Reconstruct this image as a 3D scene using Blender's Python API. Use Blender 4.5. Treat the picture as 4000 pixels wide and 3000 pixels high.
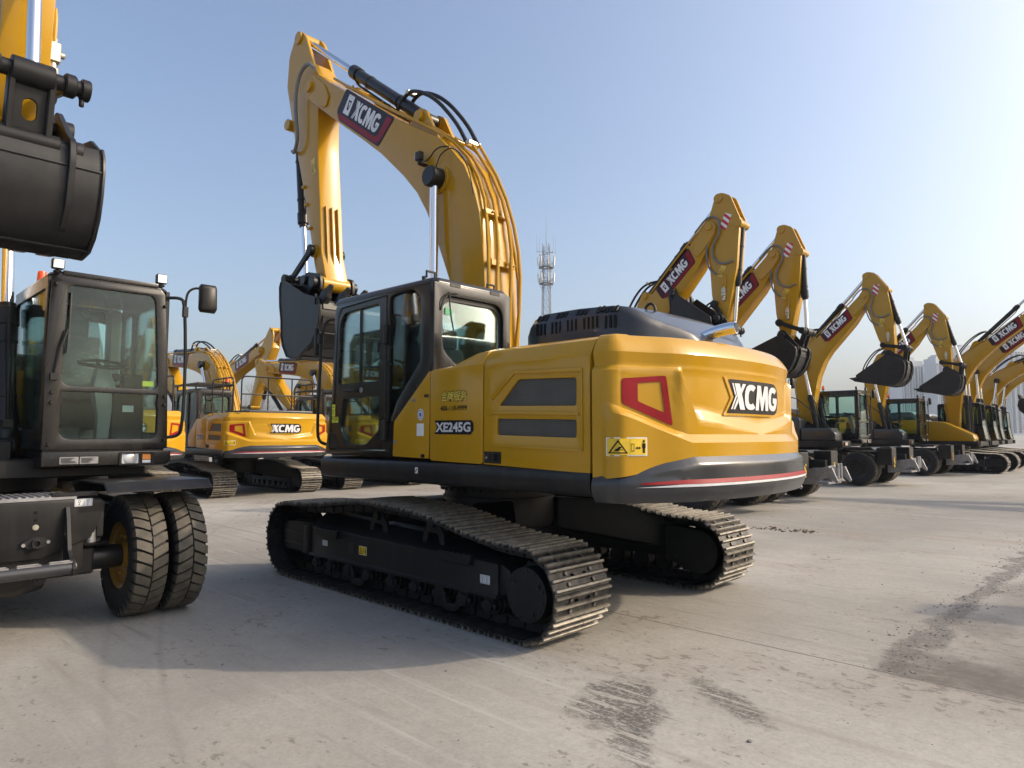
import bpy, bmesh, math, random
from mathutils import Vector, Matrix
from mathutils.geometry import tessellate_polygon
R = math.radians
for o in list(bpy.data.objects):
    bpy.data.objects.remove(o, do_unlink=True)
SC = bpy.context.scene
COL = SC.collection

# ------------------------------------------------------------ camera, sky, sun, exposure
CAM_POS = Vector((-5.423, 5.387, 1.580)); CAM_YAW = -0.8013; CAM_PITCH = 0.0739; CAM_ROLL = 0.0
cd = bpy.data.cameras.new('camera'); cam = bpy.data.objects.new('camera', cd); COL.objects.link(cam)
_f = Vector((math.cos(CAM_YAW)*math.cos(CAM_PITCH), math.sin(CAM_YAW)*math.cos(CAM_PITCH), math.sin(CAM_PITCH)))
cam.location = CAM_POS
cam.rotation_euler = _f.to_track_quat('-Z', 'Y').to_euler()
cd.sensor_width = 36.0; cd.lens = 36.0*2658/4000; cd.clip_end = 6000; cd.clip_start = 0.05
SC.camera = cam

SUN_AZ = math.atan2(-0.72, -0.72)      # direction towards the sun in the ground plane
SUN_EL = R(33)
w = bpy.data.worlds.new('World'); SC.world = w; w.use_nodes = True
wn = w.node_tree; bg = wn.nodes['Background']
sky = wn.nodes.new('ShaderNodeTexSky'); sky.sky_type = 'NISHITA'; sky.sun_disc = False
sky.sun_elevation = SUN_EL
sky.sun_rotation = math.pi/2 - SUN_AZ
sky.air_density = 1.0; sky.dust_density = 5.2; sky.ozone_density = 1.8; sky.altitude = 0
wn.links.new(sky.outputs[0], bg.inputs[0]); bg.inputs[1].default_value = 0.15
sd = bpy.data.lights.new('sun', 'SUN'); sd.energy = 2.0; sd.angle = R(0.9); sd.color = (1.0, 0.83, 0.62)
sun = bpy.data.objects.new('sun', sd); COL.objects.link(sun)
_s = Vector((math.cos(SUN_AZ)*math.cos(SUN_EL), math.sin(SUN_AZ)*math.cos(SUN_EL), math.sin(SUN_EL)))
sun.rotation_euler = _s.to_track_quat('Z', 'Y').to_euler(); sun.location = (0, 0, 60)
SC.view_settings.view_transform = 'Standard'; SC.view_settings.look = 'None'
SC.view_settings.exposure = 0.72; SC.view_settings.gamma = 1.0
SC.view_settings.use_curve_mapping = False

# ------------------------------------------------------------ materials
MATS = {}
class N:
    """small node helper"""
    def __init__(s, name):
        s.m = bpy.data.materials.new(name); s.m.use_nodes = True
        s.t = s.m.node_tree; s.b = s.t.nodes['Principled BSDF']; MATS[name] = s.m
    def n(s, typ, **kw):
        q = s.t.nodes.new('ShaderNode'+typ)
        for k, v in kw.items():
            if k in q.inputs.keys() if isinstance(k, str) else False: q.inputs[k].default_value = v
            else: setattr(q, k, v)
        return q
    def l(s, a, b): s.t.links.new(a, b)
    def coord(s, kind='Object', scale=(1, 1, 1), rot=(0, 0, 0)):
        c = s.n('TexCoord'); mp = s.n('Mapping'); mp.inputs['Scale'].default_value = scale; mp.inputs['Rotation'].default_value = rot
        s.l(c.outputs[kind], mp.inputs[0]); return mp.outputs[0]
    def world(s, scale=(1, 1, 1), rot=(0, 0, 0)):
        c = s.n('NewGeometry'); mp = s.n('Mapping'); mp.inputs['Scale'].default_value = scale; mp.inputs['Rotation'].default_value = rot
        s.l(c.outputs['Position'], mp.inputs[0]); return mp.outputs[0]
    def noise(s, vec, scale, detail=4, rough=.55, dist=0.0):
        q = s.n('TexNoise'); q.inputs['Scale'].default_value = scale; q.inputs['Detail'].default_value = detail
        q.inputs['Roughness'].default_value = rough; q.inputs['Distortion'].default_value = dist
        if vec is not None: s.l(vec, q.inputs['Vector'])
        return q.outputs['Fac']
    def ramp(s, fac, *stops):
        q = s.n('ValToRGB'); e = q.color_ramp.elements
        while len(e) < len(stops): e.new(.5)
        for i, (p_, c) in enumerate(stops):
            e[i].position = p_; e[i].color = (c, c, c, 1) if not hasattr(c, '__len__') else (*c, 1)
        s.l(fac, q.inputs[0]); return q.outputs[0]
    def math(s, op, a, b=None, clamp=False):
        q = s.n('Math', operation=op); q.use_clamp = clamp
        for i, x in enumerate((a, b)):
            if x is None: continue
            if isinstance(x, (int, float)): q.inputs[i].default_value = x
            else: s.l(x, q.inputs[i])
        return q.outputs[0]
    def mix(s, fac, a, b, blend='MIX'):
        q = s.n('Mix', data_type='RGBA', blend_type=blend)
        for i, x in zip((0, 6, 7), (fac, a, b)):
            if isinstance(x, (int, float)): q.inputs[i].default_value = x
            elif isinstance(x, tuple): q.inputs[i].default_value = (*x, 1)
            else: s.l(x, q.inputs[i])
        return q.outputs[2]
    def bump(s, h, strength=.2, dist=.01):
        q = s.n('Bump'); q.inputs['Strength'].default_value = strength; q.inputs['Distance'].default_value = dist
        s.l(h, q.inputs['Height']); s.l(q.outputs[0], s.b.inputs['Normal']); return q
    def set(s, **kw):
        for k, v in kw.items():
            i = s.b.inputs[k.replace('_', ' ')]
            if isinstance(v, tuple): i.default_value = (*v, 1) if len(v) == 3 else v
            elif isinstance(v, (int, float)): i.default_value = v
            else: s.l(v, i)
        return s

def paint(name, col, rough, coat=.35, dust=.12, dustcol=(.42, .36, .27), var=.08, metallic=0.0, spec=.5, rvar=.10):
    k = N(name); c = k.coord('Object')
    n1 = k.noise(c, 1.3, 5, .6); n2 = k.noise(c, 9, 4, .65); n3 = k.noise(c, 160, 2)
    base = k.mix(k.ramp(n2, (.35, 0.0), (.7, 1.0)), tuple(x*(1-var) for x in col), tuple(min(1, x*(1+var)) for x in col))
    st = k.noise(k.coord('Object', (11, 11, .55)), 1.0, 5, .7)
    base = k.mix(k.math('MULTIPLY', k.ramp(st, (.50, 0.0), (.72, 1.0)), max(dust*.45, .04 if 'yellow' in name else 0)), base, dustcol)
    d = k.math('MULTIPLY', k.ramp(n1, (.38, 0.0), (.72, 1.0)), k.ramp(n2, (.25, .3), (.75, 1.0)))
    k.set(Base_Color=k.mix(k.math('MULTIPLY', d, dust), base, dustcol), Metallic=metallic,
          Roughness=k.math('ADD', k.math('MULTIPLY', n2, rvar), rough-rvar*.4), Coat_Weight=coat, Coat_Roughness=.07, Specular_IOR_Level=spec)
    k.bump(n3, .012, .001)
    return k

def build_materials():
    paint('yellow_paint', (.47, .255, .010), .18, 0, .015, var=.02, spec=.42, rvar=.03)
    paint('dark_yellow_paint', (.30, .155, .010), .4, .5, .10)
    paint('charcoal_paint', (.010, .010, .011), .36, .05, .06, spec=.35)
    paint('cab_paint', (.011, .010, .010), .26, .05, .04, spec=.45, rvar=.04)
    paint('slate_paint', (.030, .032, .036), .24, .15, .03, var=.03, rvar=.03)
    paint('frame_black', (.0065, .0068, .0075), .46, .0, .14, (.09, .088, .082), spec=.35)
    paint('bucket_paint', (.013, .013, .014), .42, .0, .35, (.055, .052, .048), .25, spec=.4)
    paint('red_decal', (.25, .002, .008), .35, 0, .01, spec=.25)
    paint('white_decal', (.74, .75, .76), .35, .2, .06)
    paint('silver_decal', (.62, .63, .65), .3, .3, .03)
    paint('black_decal', (.006, .006, .007), .35, 0, .02, spec=.2)
    paint('decal_yellow', (.78, .52, .02), .4, .2, .04)
    paint('lime_decal', (.82, .86, .05), .4, .1, .02)
    paint('gold_decal', (.80, .62, .08), .35, .2, .02)
    paint('blue_decal', (.04, .09, .30), .4, .2, .02)
    paint('steel_plate', (.34, .34, .35), .42, 0, .2, var=.2, metallic=.7)
    paint('hose_rubber', (.010, .010, .011), .5, .0, .06, spec=.35)
    paint('grey_hose', (.16, .165, .165), .5, .1, .2)
    paint('plastic_black', (.009, .009, .0095), .42, .0, .08, spec=.35)
    paint('plastic_grey', (.20, .21, .21), .5, 0, .1)
    paint('seat_cloth', (.03, .03, .034), .75, 0, .1)
    paint('curtain_blue', (.22, .42, .62), .7, 0, .02)
    paint('bare_bark', (.16, .14, .125), .9, 0, .1)
    k = N('chrome'); k.set(Base_Color=(.80, .81, .83), Metallic=1.0, Roughness=.14)
    k.set(Roughness=k.math('ADD', k.math('MULTIPLY', k.noise(k.coord('Object', (1, 1, 1)), 60, 3), .12), .08))
    k = N('fitting_metal'); k.set(Base_Color=(.55, .52, .42), Metallic=.9, Roughness=.38)
    k.set(Roughness=k.math('ADD', k.math('MULTIPLY', k.noise(k.coord(), 40, 3), .2), .28))
    # clear cab glass: tinted see-through with a fresnel reflection
    for nm, tint in (('cab_glass', (.84, .94, .91)), ('dark_glass', (.45, .48, .48))):
        k = N(nm); k.t.nodes.remove(k.b)
        out = k.t.nodes['Material Output']; tr = k.n('BsdfTransparent'); tr.inputs[0].default_value = (*tint, 1)
        gl = k.n('BsdfGlossy'); gl.inputs['Roughness'].default_value = .02; gl.inputs[0].default_value = (.95, .98, 1, 1)
        fr = k.n('Fresnel'); fr.inputs[0].default_value = 1.42; mx = k.n('MixShader')
        nz = k.noise(k.coord(), 3.0, 2)
        k.l(k.math('ADD', k.math('MULTIPLY', fr.outputs[0], .75), k.math('MULTIPLY', nz, .012)), mx.inputs[0])
        k.l(tr.outputs[0], mx.inputs[1]); k.l(gl.outputs[0], mx.inputs[2]); k.l(mx.outputs[0], out.inputs[0])
    k = N('film_wrap'); k.t.nodes.remove(k.b)
    out = k.t.nodes['Material Output']; tr = k.n('BsdfTransparent'); tr.inputs[0].default_value = (.75, .78, .78, 1)
    gl = k.n('BsdfGlossy'); gl.inputs['Roughness'].default_value = .12; gl.inputs[0].default_value = (.8, .82, .82, 1)
    nz = k.noise(k.coord(), 22, 4, .6, 1.2); bp = k.n('Bump'); bp.inputs['Strength'].default_value = 1.0; bp.inputs['Distance'].default_value = .03
    k.l(nz, bp.inputs['Height']); k.l(bp.outputs[0], gl.inputs['Normal']); mx = k.n('MixShader'); mx.inputs[0].default_value = .33
    k.l(tr.outputs[0], mx.inputs[1]); k.l(gl.outputs[0], mx.inputs[2]); k.l(mx.outputs[0], out.inputs[0])
    for nm, c in (('lamp_lens', (.75, .77, .78)), ('amber_lens', (.85, .28, .03)), ('beacon_orange', (.90, .10, .01)), ('mirror_face', (.6, .62, .64))):
        k = N(nm); nz = k.noise(k.coord(), 50, 2)
        k.set(Base_Color=k.mix(k.math('MULTIPLY', nz, .35), c, tuple(x*.6 for x in c)), Roughness=.12, Coat_Weight=.6)
        if nm == 'lamp_lens': k.set(Metallic=.5)
    # perforated engine grille
    k = N('perforated_steel'); c = k.coord('Object', (1, 1, 1)); v = k.n('TexVoronoi', feature='F1'); v.inputs['Scale'].default_value = 62; v.inputs['Randomness'].default_value = 0
    k.l(c, v.inputs['Vector']); h = k.ramp(v.outputs['Distance'], (.30, 0.0), (.42, 1.0)); nz = k.noise(c, 5, 4)
    k.set(Base_Color=k.mix(h, (.006, .006, .006), k.mix(nz, (.05, .05, .047), (.12, .115, .10))), Roughness=.55)
    k.bump(h, .5, .004)
    # track shoe: dark paint worn and dusty on the bars (local z = outwards)
    k = N('track_shoe_steel'); c = k.coord('Object'); sx = k.n('SeparateXYZ'); k.l(c, sx.inputs[0])
    geo = k.n('NewGeometry'); oi = k.n('ObjectInfo')
    add = k.n('VectorMath', operation='ADD'); k.l(c, add.inputs[0]); k.l(oi.outputs['Location'], add.inputs[1])
    n1 = k.noise(add.outputs[0], 14, 5, .65); n2 = k.noise(add.outputs[0], 60, 3)
    hz = k.ramp(sx.outputs['Z'], (.012, 0.0), (.040, 1.0))
    wear = k.math('MULTIPLY', hz, k.ramp(n1, (.30, .35), (.6, 1.0)))
    dust = k.math('MULTIPLY', k.ramp(n1, (.42, 0.0), (.68, .55)), k.ramp(sx.outputs['Z'], (.0, .25), (.012, 1.0)))
    b1 = k.mix(dust, (.012, .012, .013), (.15, .138, .115))
    k.set(Base_Color=k.mix(wear, b1, (.29, .262, .212)), Roughness=k.math('ADD', k.math('MULTIPLY', n2, .3), .35), Metallic=.25)
    k.bump(n2, .15, .004)
    # tyre rubber with dried dust on the tread
    k = N('tyre_rubber'); c = k.coord('Object'); n1 = k.noise(c, 7, 5, .6); n2 = k.noise(c, 45, 3)
    at = k.n('Attribute', attribute_name='tread'); f = k.math('MULTIPLY', at.outputs['Fac'], k.ramp(n1, (.3, .35), (.62, .95)))
    k.set(Base_Color=k.mix(f, (.009, .009, .009), (.125, .108, .080)), Roughness=k.math('ADD', k.math('MULTIPLY', n2, .25), .55))
    k.bump(n2, .25, .003)
    # red / white reflective stripe (slanted) for plates, printed
    for nm, c1, c2 in (('stripe_red_white', (.55, .01, .02), (.80, .80, .80)), ('stripe_yellow_black', (.75, .48, .02), (.02, .02, .02))):
        k = N(nm); c = k.coord('Object', (1, 1, 1)); sx = k.n('SeparateXYZ'); k.l(c, sx.inputs[0])
        t = k.math('ADD', k.math('ADD', sx.outputs['X'], sx.outputs['Z']), sx.outputs['Y'])
        fr = k.math('FRACT', k.math('MULTIPLY', t, 6.2)); st = k.math('GREATER_THAN', fr, .5)
        k.set(Base_Color=k.mix(st, c1, c2), Roughness=k.math('ADD', k.math('MULTIPLY', k.noise(c, 30, 2), .2), .3))
    # honeycomb field of the boom emblem
    k = N('emblem_field'); c = k.coord('Object'); v = k.n('TexVoronoi', feature='DISTANCE_TO_EDGE'); v.inputs['Scale'].default_value = 26; v.inputs['Randomness'].default_value = 0
    k.l(c, v.inputs['Vector']); e = k.ramp(v.outputs['Distance'], (.03, 1.0), (.10, 0.0))
    k.set(Base_Color=k.mix(k.math('MULTIPLY', e, .30), (.010, .009, .014), (.16, .01, .04)), Roughness=.32)
    k.set(Roughness=k.math('ADD', k.math('MULTIPLY', k.noise(c, 8, 3), .1), .27), Specular_IOR_Level=.25)
    # concrete tower blocks
    k = N('tower_wall'); c = k.coord('Object'); nz = k.noise(c, .06, 4)
    k.set(Base_Color=k.mix(nz, (.46, .47, .48), (.56, .56, .56)), Roughness=.8)
    k = N('tower_window'); c = k.coord('Object', (1, 1, 1)); sx = k.n('SeparateXYZ'); k.l(c, sx.inputs[0])
    fl = k.math('GREATER_THAN', k.math('FRACT', k.math('MULTIPLY', sx.outputs['Z'], 1/3.0)), .35)
    k.set(Base_Color=k.mix(fl, (.22, .23, .24), (.04, .055, .07)), Roughness=.3)
    paint('galvanised', (.20, .205, .21), .5, 0, .2, metallic=.4)
    paint('antenna_white', (.70, .70, .68), .5, 0, .1)
    build_ground_materials()

def build_ground_materials():
    # dusty concrete yard; the slab joints run along x = -3.88 and y = 0.31
    k = N('yard_concrete'); g = k.world(); sx = k.n('SeparateXYZ'); k.l(g, sx.inputs[0])
    X, Y = sx.outputs['X'], sx.outputs['Y']
    big = k.noise(g, .17, 5, .6); mid = k.noise(g, 1.1, 6, .62, .4); fine = k.noise(g, 14, 5, .7); grit = k.noise(g, 120, 3, .7)
    base = k.mix(k.ramp(mid, (.28, 0.0), (.72, 1.0)), (.222, .213, .193), (.300, .288, .260))
    base = k.mix(k.ramp(big, (.40, 0.0), (.62, .9)), base, (.41, .395, .358))                  # pale cement dust
    tan = k.noise(g, .55, 4, .6); base = k.mix(k.ramp(tan, (.50, 0.0), (.70, .65)), base, (.265, .232, .192))
    base = k.mix(k.math('MULTIPLY', k.ramp(fine, (.38, 0.0), (.66, 1.0)), .30), base, (.19, .185, .172))
    base = k.mix(k.math('MULTIPLY', k.ramp(grit, (.62, 0.0), (.74, 1.0)), .25), base, (.13, .125, .115))
    crisp = k.noise(g, 38, 6, .8); base = k.mix(k.math('MULTIPLY', k.ramp(crisp, (.36, 1.0), (.50, 0.0)), .30), base, (.15, .142, .128)); base = k.mix(k.math('MULTIPLY', k.ramp(crisp, (.56, 0.0), (.68, 1.0)), .35), base, (.42, .405, .37))
    # long scuffs and sweep marks in two directions
    for rz, sc, amt, col in ((R(-38), (.9, 9, 1), .75, (.17, .165, .155)), (R(12), (.35, 7, 1), .7, (.41, .402, .378)), (R(88), (.5, 8, 1), .6, (.19, .18, .165)), (R(-8), (.22, 5, 1), .7, (.23, .20, .17))):
        st = k.noise(k.world(sc, (0, 0, rz)), 1.0, 6, .62, .25); gate = k.noise(k.world((1, 1, 1), (0, 0, rz)), .33, 3)
        f = k.math('MULTIPLY', k.ramp(st, (.56, 0.0), (.70, 1.0)), k.ramp(gate, (.46, 0.0), (.62, amt)))
        base = k.mix(f, base, col)
    # dark worn patches where the dust skin has flaked off: hard ragged edges, in loose clusters
    pv = k.world((1.0, 1.7, 1), (0, 0, R(-55))); pn = k.noise(pv, 7.5, 7, .72, .25); pg = k.noise(g, .55, 4, .6)
    pm = k.math('MULTIPLY', k.math('GREATER_THAN', k.math('ADD', pn, k.math('MULTIPLY', k.ramp(pg, (.42, 0.0), (.66, 1.0)), .15)), .672), 1.0)
    base = k.mix(k.math('MULTIPLY', pm, .6), base, (.125, .118, .107))
    def band(coord, c0, width, soft, wob):
        nz = k.noise(g, wob, 6, .65, .8)
        d = k.math('ABSOLUTE', k.math('ADD', k.math('SUBTRACT', coord, c0), k.math('MULTIPLY', k.math('SUBTRACT', nz, .5), soft)))
        return k.math('SUBTRACT', 1.0, k.math('DIVIDE', d, width), True)
    # debris band on the joint at x = -3.9
    yg = k.ramp(k.math('ADD', k.math('MULTIPLY', Y, -.5), .67), (.47, 0.0), (.53, 1.0))
    bn = k.math('MULTIPLY', k.ramp(band(X, -3.97, .12, .62, 1.4), (.0, 0.0), (.5, 1.0)), yg)
    b2 = k.math('MULTIPLY', k.ramp(band(X, -4.7, .55, 2.4, .8), (.0, 0.0), (.6, .8)), yg)
    gr = k.ramp(k.noise(g, 26, 5, .75), (.36, .25), (.58, 1.0))
    base = k.mix(k.math('MULTIPLY', k.math('MULTIPLY', bn, gr), .85), base, (.105, .10, .092))
    base = k.mix(k.math('MULTIPLY', k.math('MULTIPLY', b2, gr), .6), base, (.15, .14, .125))
    # gritty scraped patch near the foreground track, dark stain in the slab corner, old tyre arcs
    def spot(cx, cy, rx, ry, rot, soft, wob):
        q = k.n('Mapping'); q.vector_type = 'TEXTURE'; q.inputs['Location'].default_value = (cx, cy, 0); q.inputs['Rotation'].default_value = (0, 0, rot); q.inputs['Scale'].default_value = (rx, ry, 1)
        k.l(g, q.inputs[0]); ln = k.n('VectorMath', operation='LENGTH'); mul = k.n('VectorMath', operation='MULTIPLY'); mul.inputs[1].default_value = (1, 1, 0)
        k.l(q.outputs[0], mul.inputs[0]); k.l(mul.outputs[0], ln.inputs[0]); nz = k.noise(g, wob, 6, .7, .4)
        return k.ramp(k.math('ADD', ln.outputs['Value'], k.math('MULTIPLY', k.math('SUBTRACT', nz, .5), soft)), (.55, 1.0), (1.0, 0.0))
    sc = k.ramp(k.noise(k.world((1.2, 14, 1), (0, 0, R(-47))), 1.6, 7, .75), (.44, 0.0), (.47, 1.0)); g2 = k.ramp(k.noise(g, 34, 6, .8), (.43, .25), (.50, 1.0))
    for cx, cy, rx, ry, rot, amt in ((-2.95, 1.95, .55, .34, R(-47), .95), (-3.45, 1.50, .40, .14, R(-30), .9), (-3.35, 2.35, .5, .12, R(-47), .8)):
        base = k.mix(k.math('MULTIPLY', k.math('MULTIPLY', spot(cx, cy, rx, ry, rot, 2.4, 3.2), k.math('MULTIPLY', sc, g2)), amt), base, (.10, .096, .088))
    for cx, cy, rx, ry, amt in ((-4.32, .02, .60, .48, .9), (-4.9, -.05, .7, .6, .7), (-4.2, -1.5, .35, .5, .5), (-4.4, -3.2, .4, .8, .55)):
        base = k.mix(k.math('MULTIPLY', k.math('MULTIPLY', k.math('MULTIPLY', spot(cx, cy, rx, ry, 0, 1.3, 2.4), yg), k.ramp(k.noise(g, 9, 5, .7), (.3, .4), (.6, 1.0))), amt), base, (.115, .106, .094))
    # hairline joint along y = .31 and slab joints every 5 m
    for co, c0 in ((Y, .31), (X, 6.2), (Y, -9.6), (X, -14)):
        jl = k.ramp(band(co, c0, .012, .03, 3.0), (.0, 0.0), (.4, 1.0)); base = k.mix(k.math('MULTIPLY', jl, .75), base, (.09, .087, .08))
    for a_, b_, wd in ((.29, 3.87, .05), (.33, 3.50, .035)):                  # faint old tyre arcs in the foreground
        dd = k.math('ADD', k.math('SUBTRACT', Y, b_), k.math('ADD', k.math('MULTIPLY', X, a_), k.math('MULTIPLY', k.math('MULTIPLY', X, X), .025)))
        tr = k.math('SUBTRACT', 1.0, k.math('DIVIDE', k.math('ABSOLUTE', dd), wd), True); base = k.mix(k.math('MULTIPLY', k.math('MULTIPLY', tr, k.ramp(mid, (.3, .3), (.6, 1.0))), .30), base, (.14, .135, .125))
    # brown mud smears near the lane between the rows
    mv = k.noise(k.world((.28, 1.6, 1), (0, 0, R(8))), 1.2, 6, .6, .5); my = k.ramp(band(Y, -6.2, 3.6, 3.0, .3), (.1, 0.0), (.7, 1.0))
    base = k.mix(k.math('MULTIPLY', k.math('MULTIPLY', k.ramp(mv, (.55, 0.0), (.68, 1.0)), my), .55), base, (.235, .185, .14))
    h = k.math('ADD', k.math('MULTIPLY', fine, .4), k.math('ADD', k.math('MULTIPLY', grit, .25), k.math('MULTIPLY', bn, k.math('MULTIPLY', gr, .9))))
    k.set(Base_Color=base, Roughness=k.math('ADD', k.math('MULTIPLY', mid, .2), .72), Specular_IOR_Level=.25)
    k.bump(h, .35, .012)
    k = N('verge_soil'); g = k.world(); k.set(Base_Color=k.mix(k.noise(g, 1.2, 6, .65), (.10, .085, .06), (.20, .17, .12)), Roughness=.95); k.bump(k.noise(g, 6, 5), .6, .06)
    k = N('mud_clod'); g = k.world(); k.set(Base_Color=k.mix(k.noise(g, 9, 5), (.06, .048, .035), (.14, .115, .085)), Roughness=.95); k.bump(k.noise(g, 30, 4), .5, .02)
    k = N('stone_chip'); g = k.world(); k.set(Base_Color=k.mix(k.noise(g, 15, 3), (.09, .088, .082), (.24, .235, .22)), Roughness=.9); k.bump(k.noise(g, 60, 3), .4, .01)
    k = N('dry_weed'); g = k.world(); k.set(Base_Color=k.mix(k.noise(g, 3, 3), (.11, .10, .04), (.24, .20, .10)), Roughness=.85)

# ------------------------------------------------------------ geometry collector
class G:
    def __init__(s): s.v = []; s.f = []; s.attr = None
    def add(s, vs, fs, M=None):
        b = len(s.v)
        s.v += [tuple(M @ Vector(q)) if M else tuple(q) for q in vs]
        s.f += [tuple(b+i for i in f) for f in fs]; return s
    def box(s, c, d, M=None):
        x, y, z = c; a, b, h = d[0]/2, d[1]/2, d[2]/2
        vs = [(x+i*a, y+j*b, z+k*h) for i in (-1, 1) for j in (-1, 1) for k in (-1, 1)]
        return s.add(vs, [(0, 1, 3, 2), (4, 6, 7, 5), (0, 4, 5, 1), (2, 3, 7, 6), (0, 2, 6, 4), (1, 5, 7, 3)], M)
    def prism(s, pts, a0, a1, axis='y', holes=(), M=None):
        """polygon (two coordinates in the plane across `axis`) swept from a0 to a1"""
        def P3(q, a):
            return {'y': (q[0], a, q[1]), 'x': (a, q[0], q[1]), 'z': (q[0], q[1], a)}[axis]
        loops = [list(pts)] + [list(h) for h in holes]
        flat = [q for lp in loops for q in lp]; n = len(flat)
        vs = [P3(q, a0) for q in flat] + [P3(q, a1) for q in flat]; fs = []
        if holes:
            for t in tessellate_polygon([[Vector((q[0], q[1], 0)) for q in lp] for lp in loops]):
                fs.append(tuple(t)); fs.append(tuple(n+i for i in reversed(t)))
        else:
            fs.append(tuple(range(n))); fs.append(tuple(n+i for i in reversed(range(n))))
        b = 0
        for lp in loops:
            m = len(lp)
            for i in range(m):
                j = (i+1) % m; fs.append((b+i, b+j, n+b+j, n+b+i))
            b += m
        return s.add(vs, fs, M)
    def cyl(s, p0, p1, r, r1=None, n=14, caps=True, M=None):
        r1 = r if r1 is None else r1
        p0, p1 = Vector(p0), Vector(p1); d = (p1-p0).normalized(); a = d.orthogonal().normalized(); b = d.cross(a)
        vs = []
        for c, rr in ((p0, r), (p1, r1)):
            for i in range(n):
                t = 2*math.pi*i/n; vs.append(c+a*(rr*math.cos(t))+b*(rr*math.sin(t)))
        fs = [(i, (i+1) % n, n+(i+1) % n, n+i) for i in range(n)]
        if caps: fs += [tuple(reversed(range(n))), tuple(range(n, 2*n))]
        return s.add(vs, fs, M)
    def tube(s, pts, r, n=8, sm=0, M=None):
        pts = [Vector(q) for q in pts]
        for _ in range(sm):        # corner cutting
            q = [pts[0]]
            for a, b in zip(pts, pts[1:]): q += [a*.75+b*.25, a*.25+b*.75]
            pts = q+[pts[-1]]
        vs = []; fs = []; prev = None; m = len(pts)
        for i, p_ in enumerate(pts):
            d = (pts[min(i+1, m-1)]-pts[max(i-1, 0)]).normalized()
            if prev is None: a = d.orthogonal().normalized()
            else:
                a = prev-d*prev.dot(d)
                a = a.normalized() if a.length > 1e-6 else d.orthogonal().normalized()
            prev = a; b = d.cross(a); rr = r[i] if hasattr(r, '__len__') else r
            for k in range(n):
                t = 2*math.pi*k/n; vs.append(p_+a*(rr*math.cos(t))+b*(rr*math.sin(t)))
        for i in range(m-1):
            for k in range(n):
                fs.append((i*n+k, i*n+(k+1) % n, (i+1)*n+(k+1) % n, (i+1)*n+k))
        fs += [tuple(reversed(range(n))), tuple((m-1)*n+k for k in range(n))]
        return s.add(vs, fs, M)
    def loft(s, rings, closed=True, caps=True, M=None):
        n = len(rings[0]); vs = [q for r in rings for q in r]; fs = []
        for i in range(len(rings)-1):
            for k in range(n if closed else n-1):
                fs.append((i*n+k, i*n+(k+1) % n, (i+1)*n+(k+1) % n, (i+1)*n+k))
        if caps and closed: fs += [tuple(reversed(range(n))), tuple((len(rings)-1)*n+k for k in range(n))]
        return s.add(vs, fs, M)
    def lathe(s, prof, c, axis='y', n=32, M=None):
        """prof: list of (radius, offset along the axis), closed ring of profile points"""
        vs = []; m = len(prof)
        for i in range(n):
            t = 2*math.pi*i/n; cs, sn = math.cos(t), math.sin(t)
            for r, h in prof:
                q = {'y': (r*cs, h, r*sn), 'x': (h, r*cs, r*sn), 'z': (r*cs, r*sn, h)}[axis]
                vs.append((c[0]+q[0], c[1]+q[1], c[2]+q[2]))
        fs = []
        for i in range(n):
            j = (i+1) % n
            for k in range(m):
                l_ = (k+1) % m; fs.append((i*m+k, i*m+l_, j*m+l_, j*m+k))
        return s.add(vs, fs, M)
    def bolts(s, pts, d, r=.016, h=.014):
        d = Vector(d)
        for q in pts: s.cyl(q, Vector(q)+d*h, r, n=6)
        return s

def mesh_of(name, g, bev=0.0, smooth=35, seg=1):
    me = bpy.data.meshes.new(name); me.from_pydata(g.v, [], g.f); me.validate()
    bm = bmesh.new(); bm.from_mesh(me)
    bmesh.ops.remove_doubles(bm, verts=bm.verts, dist=1e-5)
    bmesh.ops.recalc_face_normals(bm, faces=bm.faces)
    if bev > 0:
        es = [e for e in bm.edges if len(e.link_faces) == 2 and e.calc_face_angle(0) > R(28)]
        try: bmesh.ops.bevel(bm, geom=es, offset=bev, segments=seg, profile=.6, affect='EDGES', clamp_overlap=True)
        except Exception: pass
    bm.to_mesh(me); bm.free()
    if smooth:
        me.polygons.foreach_set('use_smooth', [True]*len(me.polygons))
        me.set_sharp_from_angle(angle=R(smooth))
    if g.attr: g.attr(me)
    return me

CACHE = {}
def link(name, me, par, M=None):
    o = bpy.data.objects.new(name, me); COL.objects.link(o)
    if par is not None: o.parent = par
    if M is not None: o.matrix_local = M
    return o
def P(name, mat, par, fn, key=None, bev=0.0, smooth=35, seg=1, M=None):
    """one part: its mesh is made once per key and shared"""
    kk = (name, key, mat)
    me = CACHE.get(kk) if key is not None else None
    if me is None:
        g = fn() if callable(fn) else fn
        me = mesh_of(name, g, bev, smooth, seg); me.materials.append(MATS[mat])
        if key is not None: CACHE[kk] = me
    return link(name, me, par, M)
def thing(name, label, cat, loc=(0, 0, 0), rz=0.0, group=None, sc=1.0):
    o = bpy.data.objects.new(name, None); COL.objects.link(o); o.empty_display_size = .3
    o.location = loc; o.rotation_euler = (0, 0, rz); o.scale = (sc, sc, sc)
    o['label'] = label; o['category'] = cat
    if group: o['group'] = group
    return o
def tag(o, label, cat, group=None, kind=None):
    if label: o['label'] = label
    if cat: o['category'] = cat
    if group: o['group'] = group
    if kind: o['kind'] = kind
    return o
def kids(root): return [o for o in COL.objects if o.parent is root]
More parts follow.
